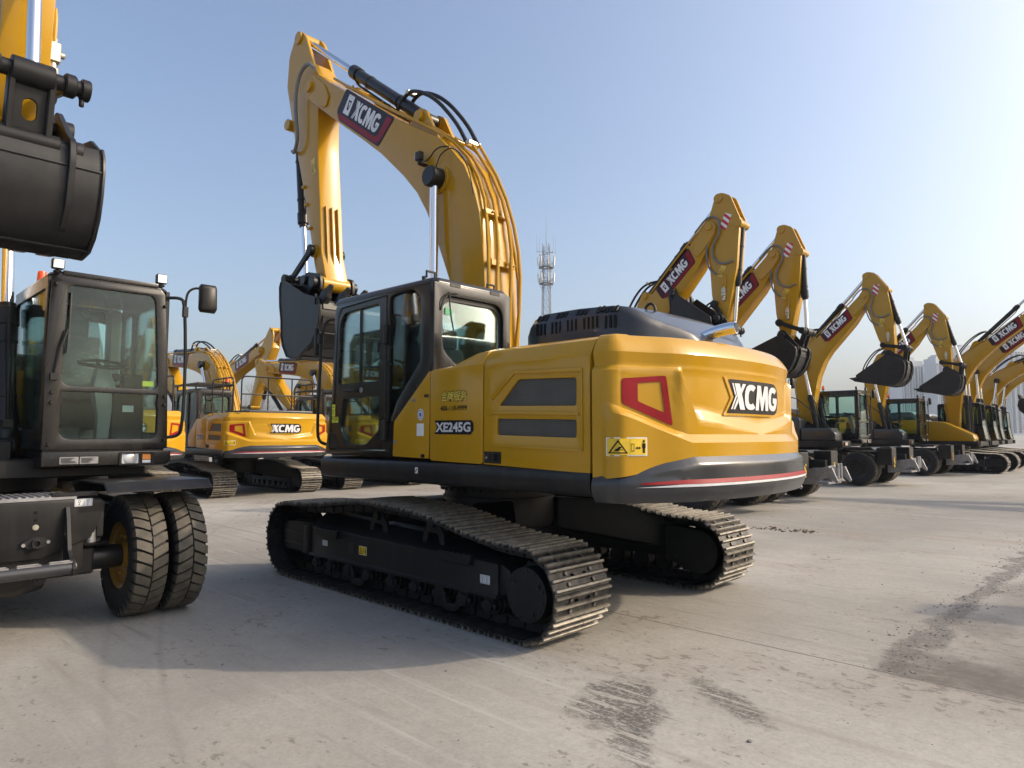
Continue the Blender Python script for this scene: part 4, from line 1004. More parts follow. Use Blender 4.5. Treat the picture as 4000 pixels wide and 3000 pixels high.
def crawler_cab(root, full=True, guard=False):
    yl, yr = 1.475, .48
    cm = 'cab_paint'
    outer = [(1.19, 1.375), (1.16, 1.50), (1.07, 2.0), (1.03, 2.93), (.96, 3.0), (.85, 3.015), (-.50, 3.005), (-.60, 2.95), (-.635, 2.85), (-.65, 2.33), (-.60, 2.16), (-.03, 1.40), (-.01, 1.375)]
    door_o = [(1.09, 1.42), (1.085, 1.52), (1.0, 2.0), (.965, 2.82), (.88, 2.93), (.075, 2.955), (.085, 1.42)]
    quart = rpoly([(.035, 2.93), (-.33, 2.96), (-.45, 2.86), (-.46, 2.26), (-.10, 1.90), (.045, 1.62)], .05)
    def side():
        g = G(); g.prism(outer, yl-.05, yl, 'y', [door_o, quart])
        return g
    cab = P('cab', cm, root, side, key=('cab', 'side'), bev=.008, seg=2)
    # right side: pillars and a long window
    P('right_wall', cm, cab, lambda: G().prism(outer, yr, yr+.05, 'y', [rpoly([(1.02, 1.9), (.98, 2.86), (.9, 2.93), (-.5, 2.9), (-.55, 2.3), (.0, 1.7)], .06)]), key='rw', bev=.008)
    pane(cab, rpoly([(1.02, 1.9), (.98, 2.86), (.9, 2.93), (-.5, 2.9), (-.55, 2.3), (.0, 1.7)], .06), yr+.02, yr+.028)
    # roof with rolled edges
    def roof():
        g = G(); rings = []
        for z, e in ((2.96, .005), (3.005, .0), (3.045, .035), (3.06, .09)):
            rings.append([(1.03-e, yl-.0-e, z), (1.0-e, yl+.003-e, z), (-.60+e, yl+.003-e, z-.015), (-.645+e, yl-.05-e, z-.015), (-.645+e, yr+.05+e, z-.015), (-.60+e, yr-.003+e, z-.015), (1.0-e, yr-.003+e, z), (1.03-e, yr+.05+e, z)])
        g.loft(rings); return g
    rf = P('roof', cm, cab, roof, key='roof', bev=.012, seg=2)
    if full:
        g = G(); g.box((.5, .95, 3.068), (.7, .62, .03)); P('roof_hatch', cm, rf, g, bev=.012)
        for x, y in ((.95, 1.35), (-.35, 1.36)): P('roof_knob', 'plastic_black', rf, G().cyl((x, y, 3.04), (x, y, 3.09), .022), bev=.004)
        for y0 in (1.40, .62):
            P('roof_bracket', 'plastic_black', rf, G().tube([(-.50, y0-.05, 3.04), (-.50, y0-.05, 3.10), (-.50, y0+.05, 3.10), (-.50, y0+.05, 3.04)], .012, 6))
        for y0 in (1.22, .70): P('rear_vent', 'plastic_black', rf, G().box((-.646, y0, 2.975), (.006, .13, .035)), bev=.002)
    # rear wall with window
    xr = -.645
    hole = rpoly([(1.37, 2.36), (1.37, 2.80), (1.28, 2.87), (.66, 2.87), (.58, 2.78), (.58, 2.32), (.62, 2.22), (1.20, 2.22)], .06)
    P('rear_wall', cm, cab, lambda: G().prism([(yl-.002, 1.6), (yl-.002, 2.98), (yr+.002, 2.98), (yr+.002, 1.6)], xr, xr+.05, 'x', [hole]), key='rearw', bev=.01, seg=2)
    hin = rpoly([(1.36, 2.37), (1.36, 2.76), (1.27, 2.83), (.67, 2.83), (.60, 2.74), (.60, 2.33), (.64, 2.24), (1.20, 2.24)], .07)
    pane(cab, hin, xr+.055, xr+.062, 'x', 'cab_glass', 'rear_window')
    P('window_seal', 'plastic_black', cab, lambda: G().prism(rpoly([(1.385, 2.34), (1.385, 2.82), (1.29, 2.885), (.65, 2.885), (.565, 2.79), (.565, 2.30), (.61, 2.205), (1.21, 2.205)], .06), xr+.035, xr+.054, 'x', [hin]), key='seal')
    # front: glass between slim pillars
    fz = [(1.17, 1.42), (1.075, 2.0), (1.035, 2.92)]
    for y in (yl-.07, yr+.01):
        g = G(); g.loft([[(x, y, z), (x, y+.06, z), (x-.07, y+.06, z), (x-.07, y, z)] for x, z in fz]); P('front_pillar', cm, cab, g, bev=.006)
    g = G(); g.loft([[(x-.012, yr+.06, z), (x-.012, yl-.06, z), (x-.02, yl-.06, z), (x-.02, yr+.06, z)] for x, z in fz]); P('windscreen', 'cab_glass', cab, g, smooth=0)
    P('front_sill', cm, cab, G().box((1.14, (yl+yr)/2, 1.40), (.10, yl-yr-.01, .06)), bev=.01); P('floor', cm, cab, G().box((.35, (yl+yr)/2, 1.385), (1.55, yl-yr-.12, .05)))
    # door
    up = rpoly([(.955, 2.11), (.925, 2.76), (.84, 2.865), (.20, 2.885), (.195, 2.11)], .05)
    lo = rpoly([(.90, 1.67), (.845, 1.95), (.20, 1.965), (.195, 1.62), (.42, 1.475), (.80, 1.475)], .04)
    dr = P('door', cm, root, lambda: G().prism([(1.08, 1.43), (1.075, 1.52), (.99, 2.0), (.957, 2.815), (.875, 2.92), (.085, 2.945), (.095, 1.43)], yl-.045, yl+.006, 'y', [up, lo]), key='door', bev=.006)
    P('door_trim', 'plastic_black', dr, lambda: G().prism([(.985, 1.47), (.97, 1.62), (.955, 2.105), (.20, 2.105), (.19, 1.47)], yl-.06, yl-.035, 'y', [lo]), key='dtrim')
    pane(dr, up, yl-.03, yl-.022); pane(dr, lo, yl-.033, yl-.025)
    pane(cab, quart, yl-.03, yl-.022, mat='dark_glass')
    if full:
        P('sliding_rail', 'plastic_black', dr, G().box((.57, yl-.028, 2.49), (.03, .02, .76))); P('window_catch', 'plastic_black', dr, G().box((.23, yl-.01, 2.45), (.03, .03, .11)), bev=.006)
        P('door_pull', 'plastic_black', dr, G().tube([(.80, yl+.005, 2.035), (.78, yl+.03, 2.04), (.60, yl+.03, 2.035), (.58, yl+.005, 2.03)], .009, 6)); P('door_lock', 'steel_plate', dr, G().cyl((.50, yl, 2.03), (.50, yl+.014, 2.03), .028, n=16), bev=.003)
        for z in (2.56, 1.62):
            g = G(); g.box((.08, yl+.02, z), (.085, .045, .19)); g.cyl((.055, yl+.035, z-.10), (.055, yl+.035, z+.10), .018); P('hinge', 'plastic_black', dr, g, bev=.008)
        g = G(); g.prism([(1.075, 1.44), (1.065, 1.60), (1.00, 1.60), (.93, 1.50), (.93, 1.44)], yl+.001, yl+.012); P('step_vent', 'plastic_black', cab, g, bev=.004)
        n = P('service_labels', 'lime_decal', dr, flat(join2(poly2([rrect(.0, .12, .062, .178, .003)]), poly2([rrect(.0, .055, .062, .115, .003)]), poly2([rrect(.0, -.015, .06, .05, .003)]), poly2([rrect(.065, -.015, .127, .045, .003)])), (1.045, yl+.008, 1.72), (-1, 0, 0), (0, 0, 1), .002))
        pr = []
        for k, (x, y) in enumerate([(.006, .155), (.006, .145), (.006, .10), (.006, .088), (.006, .076), (.006, .034), (.006, .026), (.006, .018), (.006, .0), (.072, .034), (.072, .024), (.072, .014), (.072, .004)]):
            pr.append(poly2([[(x, y), (x+(.05 if k % 3 else .03), y), (x+(.05 if k % 3 else .03), y+.004), (x, y+.004)]]))
        P('label_print', 'black_decal', n, flat(join2(*pr), (1.045, yl+.0105, 1.72), (-1, 0, 0), (0, 0, 1), .002))
        P('grab_rail', 'plastic_black', cab, G().tube([(1.10, yl-.02, 2.83), (1.20, yl+.0, 2.83), (1.24, yl+.03, 2.72), (1.28, yl+.03, 2.2), (1.31, yl+.03, 1.62), (1.28, yl+.02, 1.50), (1.19, yl-.02, 1.47)], .017, 8, sm=2))
        g = G(); g.box((1.245, yl+.05, 2.62), (.05, .06, .12)); m = P('mirror_bracket', 'plastic_black', cab, g, bev=.01)
        g = G(); g.loft([[(1.28+dx, yl+.06+a*.028, 2.60+b*.16) for a, b in ((-1, -.8), (-.8, -1), (.8, -1), (1, -.8), (1, .8), (.8, 1), (-.8, 1), (-1, .8))] for dx in (.0, .05)]); P('mirror', 'plastic_black', m, g, bev=.012)
    # inside
    seat(cab, .10, .95, 1.72)
    g = G(); g.box((.28, 1.28, 1.88), (.5, .16, .30)); g.box((.28, .64, 1.88), (.5, .16, .30)); g.cyl((.42, 1.28, 2.0), (.47, 1.28, 2.22), .02); g.cyl((.42, .64, 2.0), (.47, .64, 2.22), .02); g.box((-.45, .95, 1.7), (.25, .8, .55)); g.box((.85, .55, 2.25), (.06, .14, .28)); P('console', 'plastic_black', cab, g, bev=.02)
    if full:
        g = G(); g.cyl((.47, 1.28, 2.22), (.48, 1.28, 2.34), .035, .028); g.cyl((.47, .64, 2.22), (.48, .64, 2.34), .035, .028); P('joystick', 'plastic_black', cab, g, bev=.01)
        g = G(); rings = []
        for z, r in ((2.90, .06), (2.55, .05), (2.48, .022), (2.42, .06), (2.18, .09)):
            rings.append([(-.26+r*math.cos(2*math.pi*k/16)*(1+.3*(k % 2)), 1.40+r*.35*math.sin(2*math.pi*k/16), z) for k in range(16)])
        g.loft(rings); P('sun_curtain', 'curtain_blue', cab, g)
        P('exit_sign', 'green_sign', cab, flat(poly2([rrect(0, 0, .14, .10, .005)]), (xr+.05, 1.30, 2.70), (0, -.6, 0), (0, 0, .6), .002)) if 'green_sign' in MATS else None
        for pts in ([(xr-.006, 1.30, 2.90), (xr-.012, 1.29, 2.70), (xr-.012, 1.25, 2.55)], [(xr-.006, 1.40, 2.72), (xr-.02, 1.39, 2.82), (xr-.02, 1.32, 2.885), (xr-.01, 1.2, 2.90)]):
            P('cable', 'hose_rubber', cab, G().tube(pts, .007, 6, sm=2))
    if guard:
        g = G()
        for i in range(9): g.tube([(1.20, .5+i*.12, 2.0), (1.20, .5+i*.12, 2.95)], .010, 5)
        for i in range(9): g.tube([(1.20, .48, 2.02+i*.115), (1.20, 1.48, 2.02+i*.115)], .010, 5)
        P('front_guard', 'plastic_black', cab, g)
        g = G()
        for i in range(8): g.box((-.5+i*.23, .96, 3.20), (.05, 1.05, .03))
        for y in (.45, 1.47): g.box((.3, y, 3.17), (1.9, .04, .05))
        for x in (-.4, 1.0):
            for y in (.47, 1.45): g.box((x, y, 3.10), (.05, .04, .14))
        P('roof_guard', 'plastic_black', cab, g, bev=.004)
    return cab

def hood(root, full=True):
    """black moulded engine cover with louvres, behind the cab"""
    def body():
        g = G(); rings = []
        for x, y1, zt, zs in ((-1.24, .84, 2.40, 2.38), (-1.27, .89, 2.54, 2.46), (-1.33, .92, 2.625, 2.53), (-1.46, .93, 2.665, 2.565), (-1.85, .935, 2.665, 2.565), (-2.2, .93, 2.645, 2.55), (-2.33, .915, 2.615, 2.53), (-2.42, .88, 2.56, 2.48), (-2.49, .80, 2.50, 2.44), (-2.55, .70, 2.45, 2.41), (-2.61, .60, 2.42, 2.38), (-2.66, .52, 2.385, 2.35), (-2.70, .45, 2.34, 2.33), (-2.71, .42, 2.32, 2.315)):
            r = [(x, -y1, 2.28), (x, -y1-.0, zs), (x, -y1+.06, (zt+zs)/2+.03), (x, -y1+.16, zt-.005)]
            for k in range(1, 6): r.append((x, -y1+.16+(2*y1-.32)*k/6, zt+.012*math.sin(math.pi*k/6)))
            r += [(x, y1-.16, zt-.005), (x, y1-.06, (zt+zs)/2+.03), (x, y1, zs), (x, y1, 2.28)]
            rings.append(r)
        g.loft(rings); return g
    h = P('engine_hood', 'slate_paint', root, body, key='hood', bev=.0, smooth=40)
    if full:
        for i in range(20):
            if i in (3, 7, 11, 16): continue
            x = -1.42-.044*i
            P('louver_slot', 'black_decal', h, lambda: G().box((0, .0, 0), (.022, .010, .10)), key='slot', M=Matrix.Translation((x, .930, 2.50-.012*(i > 16))))
        for i in range(20):
            if i in (3, 4, 8, 9, 13, 14): continue
            x = -1.42-.044*i
            M = Matrix.Translation((x, .906-.004*(i > 16), 2.606-.012*(i > 16))) @ Matrix.Rotation(R(37), 4, 'X')
            P('louver_slot', 'black_decal', h, lambda: G().box((0, 0, 0), (.024, .012, .062)), key='slot2', M=M)
        for x, y in ((-1.62, .45), (-2.28, .45)): P('lifting_eye', 'plastic_black', h, G().tube([(x-.05, y, 2.60), (x-.05, y, 2.66), (x, y, 2.70), (x+.05, y, 2.66), (x+.05, y, 2.60)], .012, 8, sm=1))
        P('hood_handle', 'slate_paint', h, G().tube([(-1.86, .40, 2.62), (-1.90, .40, 2.665), (-2.06, .40, 2.665), (-2.10, .40, 2.61)], .022, 8, sm=1))
        g = G(); r = []
        for t in range(7): r.append((-2.46-.42*t/6, .16-.06*t/6, 2.34+.12*math.sin(t/6*math.pi*.5)))
        g.tube(r, .052, 20); ex = P('exhaust_pipe', 'chrome', root, g, bev=0)
        g = G(); g.cyl((-2.875, .101, 2.46), (-2.883, .10, 2.46), .044, n=20); P('pipe_mouth', 'black_decal', ex, g)
    return h

def flank(root, full=True):
    Y = 1.49; ym = 'yellow_paint'
    # platform edge: rounded black sill along both sides
    for s in (1, -1):
        def sill():
            g = G(); sec = [(1.10, 1.16), (1.44, 1.13), (1.475, 1.145), (1.495, 1.19), (1.497, 1.29), (1.48, 1.325), (1.44, 1.345), (1.10, 1.345)]
            rings = []
            for x, k in ((1.20, .96), (1.235, .985), (1.235, 1.0), (-2.425, 1.0)): rings.append([(x, s*(1.10+(y-1.10)*k), 1.24+(z-1.24)*k) for y, z in sec])
            g.loft(rings); return g
        pf = P('platform_sill', 'charcoal_paint', root, sill, key=('sill', s), bev=.006)
        if s > 0 and full:
            b = P('pictogram_sticker', 'white_decal', pf, flat(poly2([rrect(0, 0, .04, .055, .003)]), (-.42, 1.4975, 1.225), (-1, 0, 0), (0, 0, 1), .002))
            P('sticker_print', 'black_decal', b, flat(join2(poly2([[(.008, .012), (.02, .012), (.02, .027), (.008, .027)]]), poly2([[(.02, .027), (.032, .027), (.032, .044), (.02, .044)]])), (-.42, 1.4995, 1.225), (-1, 0, 0), (0, 0, 1), .002))
    P('platform', 'frame_black', root, lambda: G().box((-.62, 0, 1.22), (3.6, 2.2, .20)).box((.2, .0, 1.36), (.9, .62, .5)).prism([(-.1, 1.30), (.75, 1.30), (.55, 1.75), (.30, 2.0), (.05, 2.0), (-.35, 1.5)], .28, .33).prism([(-.1, 1.30), (.75, 1.30), (.55, 1.75), (.30, 2.0), (.05, 2.0), (-.35, 1.5)], -.33, -.28), key='platform', bev=.015)
    # engine house behind the panels
    P('engine_house', 'frame_black', root, lambda: G().box((-1.75, 0, 1.80), (1.4, 2.5, .90)), key='ehouse')
    # left panels
    tri = [(-.612, 2.16), (-.075, 1.70), (-.06, 1.372), (-.597, 1.362)]
    P('corner_panel', ym, root, lambda: G().prism(rpoly(tri, .02), Y-.04, Y), key='tri', bev=.012, seg=2)
    p2 = [(-.62, 2.165), (-.62, 1.356), (-.66, 1.345), (-1.28, 1.332), (-1.306, 1.35), (-1.30, 2.15), (-1.27, 2.15), (-.95, 2.165)]
    def service():
        g = G(); out = [(-.62, 1.356), (-.66, 1.345), (-1.275, 1.332), (-1.306, 1.35), (-1.312, 2.16), (-.62, 2.15)]
        g.prism(out, Y-.04, Y)
        # shoulder that steps up to the hood line
        top = [(-.622, 2.15, 2.165), (-.90, 2.155, 2.18), (-1.00, 2.16, 2.215), (-1.16, 2.165, 2.30), (-1.312, 2.165, 2.315)]
        rr = [[(x, Y-.001, zb), (x, Y-.02-.35*(zt-zb), zt-.03*(zt > 2.25)), (x, Y-.06-.9*(zt-zb), zt), (x, .50, zt+.005), (x, .50, zb-.1), (x, Y-.04, zb-.1)] for x, zb, zt in top]
        g.loft(rr); return g
    sd = P('service_door', ym, root, service, key='service', bev=.010, seg=2)
    gr1 = rpoly([(-1.715, 2.015), (-2.305, 1.997), (-2.303, 1.79), (-1.50, 1.812)], .025); gr2 = rpoly([(-1.48, 1.708), (-2.303, 1.688), (-2.302, 1.555), (-1.48, 1.575)], .02)
    def rear():
        g = G()
        g.prism([(-1.322, 1.335), (-2.425, 1.30), (-2.428, 2.14), (-1.328, 2.165)], Y-.035, Y, 'y', [gr1, gr2])
        rr = []
        for x, z0 in ((-1.328, 2.162), (-1.6, 2.155), (-2.0, 2.148), (-2.430, 2.139)):
            zt = 2.305; rr.append([(x, Y-.001, z0), (x, Y-.018, z0+.035), (x, Y-.085, zt-.03), (x, Y-.15, zt), (x, .50, zt+.008), (x, .50, z0-.1), (x, Y-.035, z0-.1)])
        g.loft(rr)
        # raised mouldings: frame round the grilles, crease below
        for pts in ([(-1.40, 1.88), (-1.66, 2.09), (-2.36, 2.065), (-2.36, 2.035), (-1.68, 2.06), (-1.43, 1.86)], [(-1.40, 1.50), (-2.36, 1.47), (-2.36, 1.455), (-1.43, 1.48)], [(-2.35, 2.04), (-2.365, 2.04), (-2.365, 1.47), (-2.35, 1.47)], [(-1.40, 1.745), (-2.33, 1.718), (-2.33, 1.738), (-1.43, 1.77)]):
            g.prism(pts, Y-.004, Y+.012)
        return g
    rd = P('engine_door', ym, root, rear, key='rear', bev=.006, seg=2)
    for q, nm in ((gr1, 'g1'), (gr2, 'g2')): P('grille', 'perforated_steel', rd, lambda: G().prism(q, Y-.034, Y-.018), key=nm)
    g = G(); g.prism(rrect(-1.525, 1.345, -1.335, 1.44, .008), Y+.001, Y+.008, 'y', [rrect(-1.505, 1.36, -1.40, 1.425, .006)]); g.box((-1.43, Y+.004, 1.392), (.045, .012, .06)); hd = P('door_latch', 'plastic_black', rd, g, bev=.003)
    P('latch_recess', 'black_decal', hd, G().box((-1.452, Y+.002, 1.392), (.10, .002, .062)))
    P('lock_barrel', 'steel_plate', hd, G().cyl((-1.365, Y+.006, 1.39), (-1.365, Y+.013, 1.39), .010, n=12))
    # right side: tank and tool boxes, sloping to the front
    P('right_panel', ym, root, lambda: G().prism([(-2.44, 1.34), (-.72, 1.34), (-.72, 2.22), (-2.44, 2.29)], -Y, -.95).prism([(-.70, 1.34), (1.06, 1.34), (1.10, 1.44), (1.04, 1.62), (.10, 2.12), (-.1, 2.18), (-.70, 2.22)], -Y, -.60), key='rpanel', bev=.03, seg=2)
    if full:
        P('lock', 'plastic_black', sd, G().box((-.57, Y+.004, 1.93), (.06, .012, .028)), bev=.004)
        P('bolt', 'steel_plate', sd, G().cyl((-.10, Y, 1.51), (-.10, Y+.012, 1.51), .02, n=12), bev=.003); P('bolt', 'plastic_black', sd, G().cyl((-.53, Y, 1.385), (-.53, Y+.025, 1.385), .018, n=12), bev=.003)
        P('bolt', 'steel_plate', sd, G().box((-.375, Y+.0, 1.895), (.06, .02, .018)), bev=.004)
        # round blue and white service sticker
        c = [(.035+.035*math.cos(R(15*i)), .05+.045*math.sin(R(15*i))) for i in range(24)]; ci = [(.035+.027*math.cos(R(15*i)), .05+.036*math.sin(R(15*i))) for i in range(24)]; cj = [(.035+.023*math.cos(R(15*i)), .05+.031*math.sin(R(15*i))) for i in range(24)]; ck = [(.035+.012*math.cos(R(15*i)), .05+.016*math.sin(R(15*i))) for i in range(24)]
        b = P('round_sticker', 'white_decal', sd, flat(poly2([c]), (-.44, Y, 1.70), (-1.3, 0, 0), (0, 0, 1.2), .003)); P('sticker_print', 'blue_decal', b, flat(join2(poly2([ci, cj]), poly2([ck])), (-.44, Y+.003, 1.70), (-1.3, 0, 0), (0, 0, 1.2), .003))
        P('square_sticker', 'white_decal', sd, flat(poly2([rrect(0, 0, .105, .115, .003)]), (-.43, Y, 1.565), (-1, 0, 0), (0, 0, 1), .003))
    return sd

def decal_text(par, txt, mat, org, w_, h_, bold=.03, shear=0.0, n=.004, key=None, name='lettering', sp=1.0):
    v, f = text_polys(txt, 1.0, bold, shear, sp)
    return P(name, mat, par, flat((fit(v, 0, 0, w_, h_), f), org, (-1, 0, 0), (0, 0, 1), n), smooth=0)

def crawler(name, label, loc, rz, group, sc=1.0, model='', db=0.0, da=0.0, curl=0.0, full=True, rails=False, guard=False, service=False, black_right=False):
    root = thing(name, label, 'excavator', loc, rz, group, sc)
    undercarriage(root, full); flank(root, full); counterweight(root, full); crawler_cab(root, full, guard)
    if not rails: hood(root, full)
    boom, arm = front(root, CR, db, da, curl, .02, key='cr', fine=full)
    Y = 1.49
    sd = [o for o in kids(root) if o.name.startswith('service_door')][0]
    pl = P('model_plate', 'black_decal', sd, flat(poly2([rpoly([(0, 0), (.035, .06), (-.0, .122), (.49, .118), (.515, .09), (.515, .03), (.48, -.004)], .012)]), (-.685, Y, 1.582), (-1, 0, 0), (0, 0, 1), .003))
    decal_text(pl, model, 'silver_decal', (-.705, Y+.003, 1.60), .46, .085, .035, 0, .003, sp=1.0)
    if service:
        decal_text(sd, '金牌服务', 'black_decal', (-.770, Y, 1.864), .352, .098, .05, .15, .003)
        decal_text(sd, '金牌服务', 'gold_decal', (-.777, Y+.003, 1.871), .338, .084, .008, .15, .003)
        decal_text(sd, '400-110-9999', 'black_decal', (-.765, Y, 1.785), .35, .046, .018, 0, .003, sp=1.05)
    if rails:     # flat hood with a walkway fenced by hand rails
        P('hood_deck', 'slate_paint', root, lambda: G().box((-2.0, 0, 2.33), (1.5, 1.9, .10)), key='deck', bev=.03, seg=2)
        def rail():
            g = G()
            for pts in ([(-1.2, 1.3, 2.3), (-1.2, 1.3, 3.25), (-2.55, 1.3, 3.25), (-2.55, 1.3, 2.3)], [(-2.72, 1.15, 2.3), (-2.72, 1.15, 3.28), (-2.72, -.95, 3.28), (-2.72, -.95, 2.3)], [(-1.2, -1.2, 2.3), (-1.2, -1.2, 3.2), (-2.55, -1.2, 3.2), (-2.55, -1.2, 2.3)]):
                g.tube([tuple(q) for q in round_path([Vector(p_) for p_ in pts], .14, 4)], .021, 8)
            for a, b in (((-1.2, 1.3, 2.75), (-2.55, 1.3, 2.75)), ((-2.72, 1.15, 2.8), (-2.72, -.95, 2.8)), ((-1.9, 1.3, 2.3), (-1.9, 1.3, 3.25)), ((-2.72, .4, 2.3), (-2.72, .4, 3.28)), ((-2.72, -.3, 2.3), (-2.72, -.3, 3.28)), ((-1.2, -1.2, 2.75), (-2.55, -1.2, 2.75)), ((-1.9, -1.2, 2.3), (-1.9, -1.2, 3.2))): g.cyl(a, b, .019, n=8)
            return g
        P('hand_rail', 'plastic_black', root, rail, key='rail')
        g = G(); g.cyl((-.4, .55, 3.0), (-.4, .55, 3.22), .02); g.cyl((-.4, .55, 3.22), (-.4, .55, 3.26), .07, n=16); b = P('beacon_base', 'plastic_black', root, g); P('beacon', 'beacon_orange', b, G().cyl((-.4, .55, 3.26), (-.4, .55, 3.40), .06, .05, n=16), bev=.012)
    if full:
        # work lamp and wiring on the boom
        L0 = (1.02, .02+.255+.09, 4.97); g = G(); g.box(L0, (.10, .07, .11)); g.cyl((1.02, L0[1], 4.86), (1.02, L0[1], 4.92), .022); g.box((1.0, L0[1]-.05, 4.87), (.08, .12, .02)); lm = P('work_lamp', 'plastic_black', boom, g, bev=.014)
        P('lamp_face', 'lamp_lens', lm, G().box((1.073, L0[1], 4.97), (.006, .055, .09)))
        P('lamp_cable', 'hose_rubber', boom, G().tube([(1.0, L0[1], 4.9), (.85, L0[1], 4.86), (.72, L0[1]-.02, 5.0), (.55, .29, 4.98)], .008, 6, sm=2))
        P('grease_line', 'hose_rubber', boom, G().tube([(.66, .40, 4.72), (.62, .36, 4.9), (.45, .30, 4.95), (.20, .30, 4.65), (.12, .29, 4.3)], .007, 6, sm=2))
        P('nose_hose', 'grey_hose', arm, G().tube([(3.70, .30, 7.15), (3.86, .32, 7.30), (4.10, .33, 7.22), (4.22, .33, 6.9), (4.20, .32, 6.5), (4.16, .30, 6.2), (4.34, .26, 6.02), (4.52, .20, 6.12)], .028, 10, sm=2))
        P('nose_hose', 'grey_hose', arm, G().tube([(3.0, -.18, 6.72), (3.2, -.28, 7.0), (3.45, -.30, 7.05)], .028, 10, sm=2))
        for z, w2 in ((5.42, .08), (5.12, .07), (4.72, .10)):
            x = 4.10+(z-5.43)*.30; P('arm_bracket', 'yellow_paint', arm, G().box((x-.0, .215, z), (w2, .05, .04)), bev=.006)
    return root

# ------------------------------------------------------------ wheeled excavator
def tyre_geo():
    g = G(); w_ = .135
    prof = [(.27, -.10), (.30, -.125), (.38, -.138), (.46, -.128), (.495, -.110), (.500, 0.0), (.495, .110), (.46, .128), (.38, .138), (.30, .125), (.27, .10)]
    g.lathe(prof, (0, 0, 0), 'y', 40)
    n0 = len(g.v); n = 34
    for i in range(n):
        for s in (-1, 1):
            t0 = 2*math.pi*(i+(.5 if s > 0 else 0))/n; dt = 2*math.pi/n
            vs = []
            # slanted lug: outer shoulder block wraps on to the side wall, inner end near the middle
            for y, r0, r1, sh, wd in ((.006, .494, .525, .46, .39), (.075, .494, .525, .10, .40), (.122, .482, .519, -.10, .36), (.139, .43, .455, -.16, .28)):
                for rr in (r0, r1):
                    for e in (-1, 1):
                        a = t0+dt*(sh+e*wd); vs.append((rr*math.cos(a), s*y, rr*math.sin(a)))
            fs = []
            for k in range(3):
                b = 4*k; fs += [(b, b+4, b+5, b+1), (b+2, b+3, b+7, b+6), (b, b+2, b+6, b+4), (b+1, b+5, b+7, b+3)]
            fs += [(0, 1, 3, 2), (12, 14, 15, 13)]
            g.add(vs, fs)
    def attr(me):
        a = me.attributes.new('tread', 'FLOAT', 'POINT')
        a.data.foreach_set('value', [max(0.0, min(1.0, (math.hypot(v.co.x, v.co.z)-.498)/.02)) for v in me.vertices])
    g.attr = attr; return g
def rim_geo():
    g = G(); prof = [(.275, -.10), (.29, -.115), (.25, -.095), (.235, -.02), (.225, .055), (.10, .06), (.10, .075), (.24, .07), (.25, .095), (.29, .115), (.275, .10)]
    g.lathe(prof, (0, 0, 0), 'y', 36); g.cyl((0, .05, 0), (0, .10, 0), .11, n=20)
    for i in range(10): t = 2*math.pi*i/10; g.cyl((.165*math.cos(t), .06, .165*math.sin(t)), (.165*math.cos(t), .095, .165*math.sin(t)), .016, n=6)
    return g
def wheel(root, x, y, s, rimmat):
    M = Matrix.Translation((x, y, .525)) @ (Matrix.Identity(4) if s > 0 else Matrix.Rotation(math.pi, 4, 'Z'))
    r = P('wheel_rim', rimmat, root, rim_geo, key='rim', M=M)
    P('tyre', 'tyre_rubber', r, tyre_geo, key='tyre', smooth=30, bev=0)
    return r

